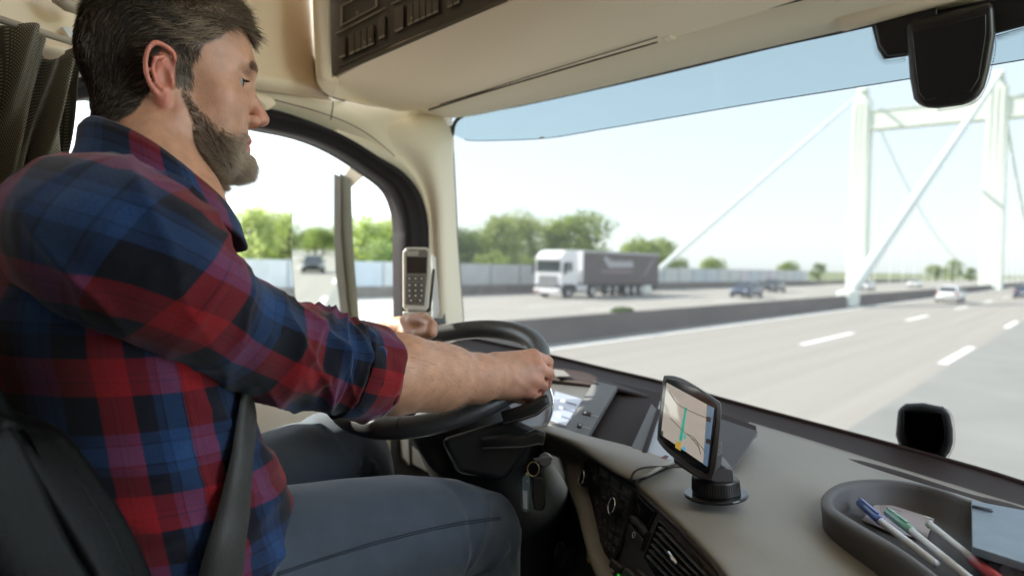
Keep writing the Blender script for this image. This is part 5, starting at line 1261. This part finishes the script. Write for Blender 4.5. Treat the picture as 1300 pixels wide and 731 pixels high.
# ================================================================== SENSOR HOUSING AT THE TOP OF THE WINDSCREEN
hs_ = empty('camera_housing', W(1200, 40, -.05), 'large black driver assistance camera housing hanging at the top of the windscreen', 'camera housing'); hs_['_o'] = tuple(W(1200, 40, -.05))
def wp(q, off0, off1, name, ma, par, bevel=.004, seg=3):
    return MB().loft([[W(x, y, -off1) for x, y in q], [W(x, y, -off0) for x, y in q]], cap=True).build(name, ma, par, bevel=bevel, seg=seg)
M_hous = mat('housing_black', (.010, .008, .007), .35)
wp([(1106, 32), (1300, -14), (1460, -60), (1460, 20), (1300, 34), (1262, 44), (1150, 72), (1122, 76), (1114, 62)], .0, .012, 'frit_plate', M_hous, hs_)
wp([(1110, 30), (1190, 8), (1190, 60), (1152, 69), (1126, 72), (1116, 58)], .012, .03, 'side_wing', M_hous, hs_)
wp([(1150, 28), (1262, 2), (1264, 44), (1256, 90), (1250, 112), (1240, 127), (1222, 134), (1190, 138), (1170, 137), (1160, 126), (1155, 100)], .012, .06, 'housing', M_hous, hs_, .012, 4)
wp([(1157, 40), (1252, 18), (1252, 44), (1243, 100), (1232, 118), (1175, 128), (1166, 118)], .06, .064, 'cover', M_gloss, hs_, .002)
def dotrow(pts, n, rows, step, r, par=None):
    dots = MB()
    pc = cr([W(x, y, -.001) for x, y in pts], 12); L_ = len(pc)-1
    for k in range(rows):
        for i in range(n):
            f_ = (i+.5*(k % 2))/n*L_; a = int(f_); a = min(a, L_-1); p = pc[a].lerp(pc[a+1], f_-a); t = (pc[a+1]-pc[a]).normalized(); o_ = WN.normalized().cross(t)*step*k
            rr = r*(1-.22*k); c = p+o_; s = rr
            dots.quad(c+t*s, c+o_.normalized()*s if k else c+WN.normalized().cross(t)*s, c-t*s, c-(WN.normalized().cross(t))*s)
    dots.build('frit_dots', M_hous, par or hs_, recalc=False)
dotrow([(1262, 40), (1264, 60), (1258, 90), (1250, 115), (1238, 130), (1215, 137), (1190, 141)], 52, 4, .003, .0014)
dotrow([(1265, 46), (1300, 36), (1360, 20)], 40, 4, .003, .0014)
dotrow([(1112, 40), (1114, 62), (1124, 77), (1150, 74)], 24, 3, .003, .0014)
# sun visor roller end
vz = empty('roller_blind', W(1090, 20, -.06), 'rolled beige sun blind with a rounded end above the windscreen', 'sun blind'); vz['_o'] = tuple(W(1090, 20, -.06))
a, b2 = W(1064, 22, -.035), W(1500, -96, -.035)
MB().tube([a, a.lerp(b2, .008), a.lerp(b2, .02), b2], [.018, .026, .0275, .0275], 20).build('blind_roll', M_beige, vz, smooth=True)

# small mirror/sensor at the foot of the windscreen
km = empty('front_mirror', W(1175, 590, .05), 'small dark rounded front mirror head standing outside above the cowl', 'mirror'); km['_o'] = tuple(W(1175, 590, .05))
q = [(1140, 519), (1150, 512), (1172, 511), (1196, 516), (1206, 524), (1210, 545), (1210, 562), (1206, 574), (1196, 586), (1180, 588), (1158, 580), (1142, 568), (1137, 552)]
wp(q, -.06, -.015, 'housing', mat('mirror_housing_brown', (.022, .014, .014), .4), km, .008, 4)
wp([(1147, 521), (1196, 524), (1200, 545), (1200, 560), (1190, 578), (1160, 572), (1147, 552)], -.015, -.012, 'back_cover', mat('mirror_back', (.018, .012, .012), .5), km, .004)
dotrow([(1196, 516), (1208, 526), (1212, 548), (1211, 566), (1204, 580)], 30, 2, .003, .0013, km)
MB().tube([W(1190, 580, .035), W(1196, 600, .03)], .012, 10).build('bracket', M_hous, km)

# ================================================================== DOOR MIRROR (outside)
MX = -1.86
def MPt(x, y, o=0): return PX(x, y, MX+o)
mc = MPt(398, 335); din = (mc-CC).normalized()
tgt = V(-5.45, -62, .75); rout = (tgt-mc).normalized(); mn = (rout-din).normalized()
def MM(x, y, off=0): return PL(x, y, mc, mn, off)
dm = empty('door_mirror', MM(430, 400), 'tall exterior door mirror whose glass shows the black car behind, with dark arm', 'mirror'); dm['_o'] = tuple(MM(430, 400))
go = [(371, 262), (376, 250), (392, 232), (410, 221), (424, 218), (424.5, 300), (426, 345), (431, 385), (434, 420), (380, 420), (371, 340)]
m = bpy.data.materials.new('mirror_silver'); m.use_nodes = True; m.node_tree.nodes['Principled BSDF'].inputs['Metallic'].default_value = 1; m.node_tree.nodes['Principled BSDF'].inputs['Roughness'].default_value = .015; m.node_tree.nodes['Principled BSDF'].inputs['Base Color'].default_value = (.52, .54, .53, 1)
MB().prism([MM(x, y) for x, y in go], -mn*.004).build('mirror_glass', m, dm)
M_mfr = mat('mirror_frame_dark', (.045, .040, .034), .5)
MB().tube(cr([MM(x, y, -.001) for x, y in go[:5]], 4)+[MM(424, 219)], .0016, 6).build('glass_rim', mat('rim_dark', (.12, .12, .12), .4), dm)
MB().tube(cr([MM(x, y, -.001) for x, y in ((371, 262), (370.5, 300), (371, 340), (380, 420))], 4), .0016, 6).build('glass_rim', mat('rim_dark', (.12, .12, .12), .4), dm)
MB().loft([[MM(x, y, o) for x, y in ((424, 220), (431, 223), (433, 300), (437, 345), (441, 385), (446, 430), (434, 430), (431, 385), (426, 345), (424, 300))] for o in (-.05, .006)], cap=True).build('frame', M_mfr, dm, bevel=.003)
MB().loft([[MM(x, y, o) for x, y in ((431, 219), (446, 228), (448, 300), (451, 345), (455, 392), (458, 430), (445, 430), (441, 385), (437, 345), (433, 300))] for o in (-.06, -.012)], cap=True).build('mirror_arm', mat('arm_dark_green', (.05, .052, .042), .5), dm, bevel=.003)
MB().loft([[MM(x, y, o) for x, y in ((434, 226), (448, 205), (466, 210), (468, 218), (440, 244), (434, 238))] for o in (-.08, -.03)], cap=True).build('arm_bracket', mat('arm_grey', (.30, .28, .25), .5), dm, bevel=.004)

# ================================================================== HANDSET ON THE PILLAR
ph = empty('radio_handset', P(532, 400, 1.60), 'pale grey handset with screen and keypad in a cradle by the windscreen pillar', 'handset'); ph['_o'] = tuple(P(532, 400, 1.60))
hq, hn_ = P(530, 355, 1.60), (-CF*.9+V(.25, -.1, .12)).normalized()
def HP(x, y, off=0): return PL(505+x/6.65, 300+y/6.65, hq, hn_, off)
def hpz(q, o0, o1, name, ma, par=ph, bevel=.001): return MB().prism([HP(x, y, o1) for x, y in q], -hn_*(o1-o0)).build(name, ma, par, bevel=bevel)
M_cas = mat('handset_case', (.52, .50, .44), .4)
case = hpz([(75, 88), (250, 90), (278, 115), (280, 300), (262, 590), (240, 628), (60, 618), (42, 590), (40, 130)], -.02, .004, 'case', M_cas, bevel=.004)
hpz([(68, 135), (90, 110), (235, 112), (255, 135), (250, 320), (225, 585), (75, 578), (62, 560)], .004, .006, 'front_plate', mat('handset_front', (.16, .145, .12), .4), case)
hpz([(80, 125), (180, 120), (172, 165), (78, 165)], .006, .0065, 'label_strip', mat('label_strip_grey', (.35, .33, .3), .5), case, 0)
hpz([(74, 172), (245, 178), (240, 312), (78, 312)], .006, .007, 'screen', mat('handset_screen', (.035, .025, .022), .2), case, 0)
for r_, (y0, y1) in enumerate(((335, 378), (392, 432), (438, 478), (484, 518), (528, 556))):
    n_ = 2 if r_ == 4 else 3
    for k in range(n_):
        x0 = 76+k*(155/n_); x1 = x0+155/n_-8
        kk = hpz([(x0, y0), (x1, y0), (x1, y1), (x0, y1)], .006, .0085, 'key', mat('handset_key', (.10, .095, .085), .45), case, .0006)
        xm, ym = (x0+x1)/2, (y0+y1)/2; hpz([(xm-7, ym-5), (xm+7, ym-5), (xm+7, ym+5), (xm-7, ym+5)], .0085, .0088, 'key_mark', M_icon, case, 0)
hpz([(290, 275), (315, 278), (300, 440), (280, 630), (262, 632)], -.03, -.002, 'cradle', mat('cradle_dark', (.05, .035, .03), .5))
hpz([(40, 632), (290, 640), (285, 690), (45, 672)], -.03, .006, 'cradle_foot', M_cas, bevel=.003)
hpz([(265, 688), (380, 690), (398, 640), (410, 735), (300, 750)], -.04, -.015, 'mount_arm', mat('mount_slate', (.12, .13, .15), .5), bevel=.003)
hpz([(285, 150), (320, 180), (326, 270), (350, 600), (345, 690), (290, 690)], -.045, -.035, 'mount_plate', M_icon)

# ================================================================== SATNAV
gp = empty('sat_nav', PZ(908, 622, 2.2), 'satellite navigation unit with lit map on a round suction mount on the dashboard', 'sat nav'); gp['_o'] = tuple(PZ(908, 622, 2.2))
GT = 1.0
gq = P(880, 545, .985)
# screen plane: corners at different depths (turned towards the driver)
gdir_r = (V(.55, .62, 0).normalized()*.82+V(0, 0, -.0)).normalized()
gn = V(-.60, -.74, .22).normalized()
def GP(x, y, off=0): return PL(x, y, gq, gn, off)
def g8(x, y): return 800+x/3.847, 460+y/3.847
def gz_(q, o0, o1, name, ma, par, bevel=.001, seg=2): return MB().prism([GP(x, y, o1) for x, y in q], -gn*(o1-o0)).build(name, ma, par, bevel=bevel, seg=seg)
oq = cr([V(*g8(*p), 0) for p in ((178, 62), (250, 75), (340, 125), (420, 180), (443, 205), (442, 300), (425, 470), (405, 560), (380, 572), (330, 550), (200, 455), (140, 390), (133, 350), (145, 220), (160, 85))], 4, True)
gb = MB(); def_c = sum(oq, V(0, 0, 0))/len(oq)
lay = []
for off, s_ in ((-.022, .90), (-.018, .97), (-.008, 1.0), (.0, 1.0), (.003, .985)):
    lay.append([GP(def_c.x+(p.x-def_c.x)*s_, def_c.y+(p.y-def_c.y)*s_, off) for p in oq])
gb.loft(lay, cap=True); body_g = gb.build('case', mat('satnav_case', (.045, .04, .042), .35), gp, bevel=.0012)
gz_([g8(*p) for p in ((178, 78), (215, 85), (330, 130), (405, 190), (418, 215), (415, 300), (395, 440), (380, 535), (370, 543), (300, 505), (175, 405), (140, 365), (136, 345), (150, 200), (165, 95))], .003, .0042, 'bezel', M_gloss, gp)
m = bpy.data.materials.new('map_screen'); m.use_nodes = True; b = m.node_tree.nodes['Principled BSDF']; b.inputs['Base Color'].default_value = (.06, .055, .05, 1); b.inputs['Roughness'].default_value = .06; b.inputs['Emission Color'].default_value = (.62, .55, .47, 1); b.inputs['Emission Strength'].default_value = .04
scn = gz_([g8(*p) for p in ((178, 98), (375, 205), (355, 492), (150, 352))], .0042, .0046, 'map_screen', m, gp, 0)
def gs(q, name, c, e, o=.0052): return gz_([g8(*p) for p in q], o-.0004, o, name, mat(name+'_colour', c, .3, emit=(c, e)), scn, 0)
gs([(378, 207), (410, 222), (376, 508), (356, 494)], 'side_bar', (.10, .16, .24), .05)
gs([(268, 218), (276, 222), (252, 385), (238, 378)], 'route_line', (.02, .35, .25), .05)
gs([(262, 372), (275, 362), (262, 345)], 'route_tip', (.02, .35, .25), .06)
gs([(222, 385), (250, 390), (246, 430), (220, 415)], 'position_arrow', (.45, .3, .05), .05, .0056)
gs([(256, 408), (270, 415), (266, 432), (254, 424)], 'map_dot', (.05, .3, .6), .06)
gs([(150, 330), (160, 335), (160, 358), (150, 352)], 'corner_icon', (.05, .05, .05), .02)
for k, y in enumerate((262, 370)): gs([(372, y), (394, y+6), (390, y+30), (370, y+22)], 'menu_icon', (.04, .03, .03), .02, .0056)
for a in (((195, 270), (255, 330), (300, 370), (340, 420)), ((280, 350), (320, 375), (345, 450)), ((300, 370), (330, 390), (370, 440)), ((190, 140), (230, 200), (300, 240), (372, 270))):
    MB().tube(cr([GP(*g8(*p), .005) for p in a], 4), .0004, 5).build('map_road', mat('map_road_dark', (.05, .05, .05), .5), scn)
# mount
gz_([g8(*p) for p in ((208, 455), (330, 545), (380, 572), (355, 575), (300, 548), (212, 490))], -.02, -.002, 'mount_clip', M_hous, gp, .002)
bc = PZ(909, 624, 2.208); bn = V(-.06, -.05, 1).normalized()
MB().cyl(bc+V(0, 0, -.003), bn, .041, .005, 48).build('suction_disc', M_gloss, gp, bevel=.002)
MB().cyl(bc+bn*.009, bn, .031, .020, 40, .029).build('suction_base', M_hous, gp, bevel=.002)
rg_ = MB()
for k in range(56):
    a = 2*PI*k/56; rg_.tube([bc+bn*.002+V(math.cos(a), math.sin(a), 0)*.0306, bc+bn*.017+V(math.cos(a), math.sin(a), 0)*.0298], .0008, 4)
rg_.build('grip_ribs', M_hous, gp)
tA = bc+bn*.018
MB().loft([[tA+V(-.026, -.01, 0), tA+V(.0, -.026, 0), tA+V(.028, -.004, 0), tA+V(.01, .026, 0)], [tA+V(-.014, -.004, .018), tA+V(.006, -.016, .018), tA+V(.024, .0, .016), tA+V(.01, .018, .018)], [GP(*g8(400, 520), -.02), GP(*g8(400, 560), -.014), GP(*g8(445, 500), -.03), GP(*g8(440, 440), -.04)], [GP(*g8(430, 380), -.02), GP(*g8(420, 460), -.012), GP(*g8(450, 440), -.022), GP(*g8(446, 380), -.026)]], cap=True).build('mount_arm', mat('satnav_case', (.045, .04, .042), .35), gp, bevel=.004)

# ================================================================== TRAY AND ITS CONTENTS
ZT = 2.172
tr0 = empty('storage_tray', PZ(1160, 670, ZT), 'grey moulded plastic tray with a high rim on top of the dashboard, holding pens', 'tray'); tr0['_o'] = tuple(PZ(1160, 670, ZT))
def c7(x, y): return 940+x/2.8, 470+y/2.8
orim = [c7(*p) for p in ((286, 462), (292, 440), (325, 410), (370, 396), (440, 388), (520, 388), (620, 400), (720, 425), (825, 462), (1010, 500), (1250, 560), (1400, 900), (1000, 1020), (700, 760), (560, 655), (420, 575), (320, 515), (290, 485))]
irim = [c7(*p) for p in ((325, 462), (330, 445), (350, 425), (385, 408), (440, 399), (520, 398), (620, 410), (720, 435), (825, 474), (1000, 510), (1230, 570), (1370, 890), (1000, 985), (720, 745), (580, 640), (450, 562), (360, 508), (330, 482))]
ZR = ZT+.038
Or = cr([PZ(x, y, ZR) for x, y in orim], 6, True); Ir = cr([PZ(x, y, ZR) for x, y in irim], 6, True)
cT = sum(Or, V(0, 0, 0))/len(Or)
def inset(r, k, dz): return [V(cT.x+(p.x-cT.x)*k, cT.y+(p.y-cT.y)*k, p.z+dz) for p in r]
MB().loft([inset(Or, .93, -.062), inset(Or, .955, -.04), inset(Or, .985, -.012), inset(Or, 1, -.002), [a.lerp(b, .3)+V(0, 0, .0015) for a, b in zip(Or, Ir)], [a.lerp(b, .75)+V(0, 0, .0012) for a, b in zip(Or, Ir)], Ir, inset(Ir, .985, -.006), inset(Ir, .93, -.026), inset(Ir, .88, -.031), inset(Ir, .5, -.032), inset(Ir, .05, -.032)], cap=True).build('tray_body', mat('tray_grey', (.08, .077, .08), .6, bump=(450, .5, .0008)), tr0, smooth=True)
ZF = ZR-.030
def TZ(x, y, h=0): return PZ(*c7(x, y), ZF+h)
def t5(x, y, h=0): return PZ(1080+x/5.186, 590+y/5.186, ZF+h)
M_pap = mat('note_paper', (.42, .39, .42), .8)
pa_ = MB().prism([t5(75, 365, .001), t5(160, 262, .001), t5(185, 243, .001), t5(550, 358, .001), t5(500, 492, .001), t5(400, 470, .001), t5(290, 455, .001)], (0, 0, .0012)).build('note_paper', M_pap, None)
tag(pa_, 'crumpled white slip of note paper lying under the pens in the grey tray', 'paper')
ln = MB()
for k in range(5): ln.tube([t5(190+k*2, 262+k*14, .0026), t5(330, 305+k*16, .0026)], .0003, 4)
ln.build('printed_lines', mat('print_grey', (.25, .22, .25), .7), pa_)
M_pw = mat('pen_white', (.60, .62, .66), .25, coat=.4)
def pen(name, lab, a, b, c, capc, r=.0052, tip=None):
    """a: cap end, b: cap/barrel joint, c: far end"""
    root = empty(name, a, lab, 'pen', 'pens in the grey tray'); root['_o'] = tuple(a)
    mc_ = mat(name+'_'+lab.split()[0], capc, .25, coat=.3)
    u = (b-a).normalized()
    MB().tube([b-u*.004, b, b.lerp(c, .5), c], [r*.8, r*.84, r*.84, r*.8], 16).build('barrel', M_pw if tip is None else tip, root, smooth=True)
    cp = MB().tube([a, a+u*.001, a+u*.003, b-u*.001, b], [r*.6, r*.85, r*1.0, r*1.08, r*1.02], 16).build('cap', mc_, root, smooth=True)
    up = V(0, 0, 1); s = u.cross(up).normalized()
    MB().loft([[p+s*.0016, p-s*.0016, p-s*.0016+up*.0015, p+s*.0016+up*.0015] for p in (a+up*(r+.0006)+u*.001, a+up*(r+.0016)+u*.006, b+up*(r+.001)-u*.010)], cap=True).build('clip', mc_, cp, bevel=.0004)
    return root
pen('pen', 'blue capped white pen, leftmost in the grey tray', t5(55, 248, .012), t5(200, 370, .012), t5(560, 650, .012), (.03, .09, .42))
pen('pen', 'green capped white pen in the middle of the grey tray', t5(235, 312, .013), t5(400, 432, .013), t5(800, 760, .013), (.16, .42, .30), .0050)
pr = pen('pen', 'white pen with a red grip at the lower right of the tray', t5(505, 382, .014), t5(525, 392, .014), t5(960, 740, .014), (.60, .40, .45), .0050)
u_a, u_b = t5(800, 622, .014), t5(1040, 800, .014); MB().tube([u_a, u_a.lerp(u_b, .05), u_b], [.0044, .0055, .0058], 16).build('grip', mat('pen_red', (.45, .06, .08), .4), pr, smooth=True)
# clipboard/notebook box
ZN = ZR+.004
nb2 = empty('notebook', PZ(1270, 680, ZN), 'pale blue notebook lying across the right end of the tray', 'notebook'); nb2['_o'] = tuple(PZ(1270, 680, ZN))
def nq(x, y, h=0): return PZ(1080+x/5.186, 590+y/5.186, ZN+h)
MB().prism([nq(795, 232), nq(1300, 325), nq(1450, 740), nq(800, 535)], (0, 0, -.009)).build('cover', mat('notebook_blue', (.22, .29, .36), .7, nz=(30, .08)), nb2, bevel=.001)
MB().prism([nq(797, 236, -.0092), nq(1300, 330, -.0092), nq(1440, 730, -.0092), nq(803, 530, -.0092)], (0, 0, -.012)).build('page_block', mat('pages_dark', (.05, .04, .045), .8), nb2)
MB().tube([nq(800, 272, .003), nq(925, 298, .003), nq(930, 300, .0)], .0022, 8).build('pen_loop', mat('loop_grey', (.10, .11, .14), .5), nb2, smooth=True)
tg = MB(); c0 = PZ(1290, 728, ZT+.01)
for k, (dx, dy, r) in enumerate(((-.012, .0, .013), (.008, .004, .015), (.02, -.006, .014), (.0, -.015, .014))):
    c = c0+V(dx, dy, .006); tg.loft([[c+V(math.sin(a)*math.cos(b)*r, math.sin(a)*math.sin(b)*r, math.cos(a)*r*.8) for b in np.linspace(0, 2*PI, 17)[:-1]] for a in np.linspace(.05, PI-.05, 9)], cap=True)
tag(tg.build('paper_tissue', mat('tissue_white', (.6, .62, .64), .8, bump=(60, 1, .003)), smooth=True), 'crumpled white tissue cut off at the bottom right corner of the photo', 'tissue')

# ================================================================== KEYS
ky = empty('key_ring', P(676, 583, 1.14), 'bunch of keys with a pale tag hanging from the ignition lock', 'keys'); ky['_o'] = tuple(P(676, 583, 1.14))
kt = 1.14
MB().loft([[P(x, y, t) for x, y in ((677, 581), (700, 579), (703, 583), (680, 586))] for t in (kt+.004, kt-.004)], cap=True).build('ignition_key', mat('key_steel', (.20, .21, .22), .35, .8), ky, bevel=.001)
rc = P(677, 595, kt); MB().tube([rc+CR*math.cos(t)*.009+CU*math.sin(t)*.011 for t in np.linspace(0, 2*PI, 25)[:-1]], .0009, 8, closed=True).build('ring', mat('ring_brass', (.55, .45, .25), .3, 1.), ky, smooth=True)
def kb(q, t0, t1, name, ma, bv_=.002): return MB().loft([[P(x, y, t) for x, y in q] for t in (t0, t1)], cap=True).build(name, ma, ky, bevel=bv_)
kb([(662, 606), (666, 602), (672, 603), (673, 612), (672, 648), (668, 651), (663, 648), (661, 640)], kt+.006, kt-.006, 'key_tag', mat('tag_blue_grey', (.10, .15, .18), .35))
kb([(663.5, 622), (669.5, 623), (669.5, 646), (664.5, 645)], kt-.006, kt-.0068, 'tag_label', mat('tag_label_white', (.45, .5, .52), .5), .0003)
kb([(676, 604), (690, 606), (693, 640), (690, 648), (678, 647), (675, 630)], kt+.004, kt-.004, 'key_fob', M_blkpl, .003)
MB().tube([P(668, 600, kt), P(671, 606, kt-.004), P(669, 612, kt-.006)], .0015, 6).build('chain', mat('ring_brass', (.55, .45, .25), .3, 1.), ky)

for o in bpy.data.objects:
    if '_o' in o: del o['_o']
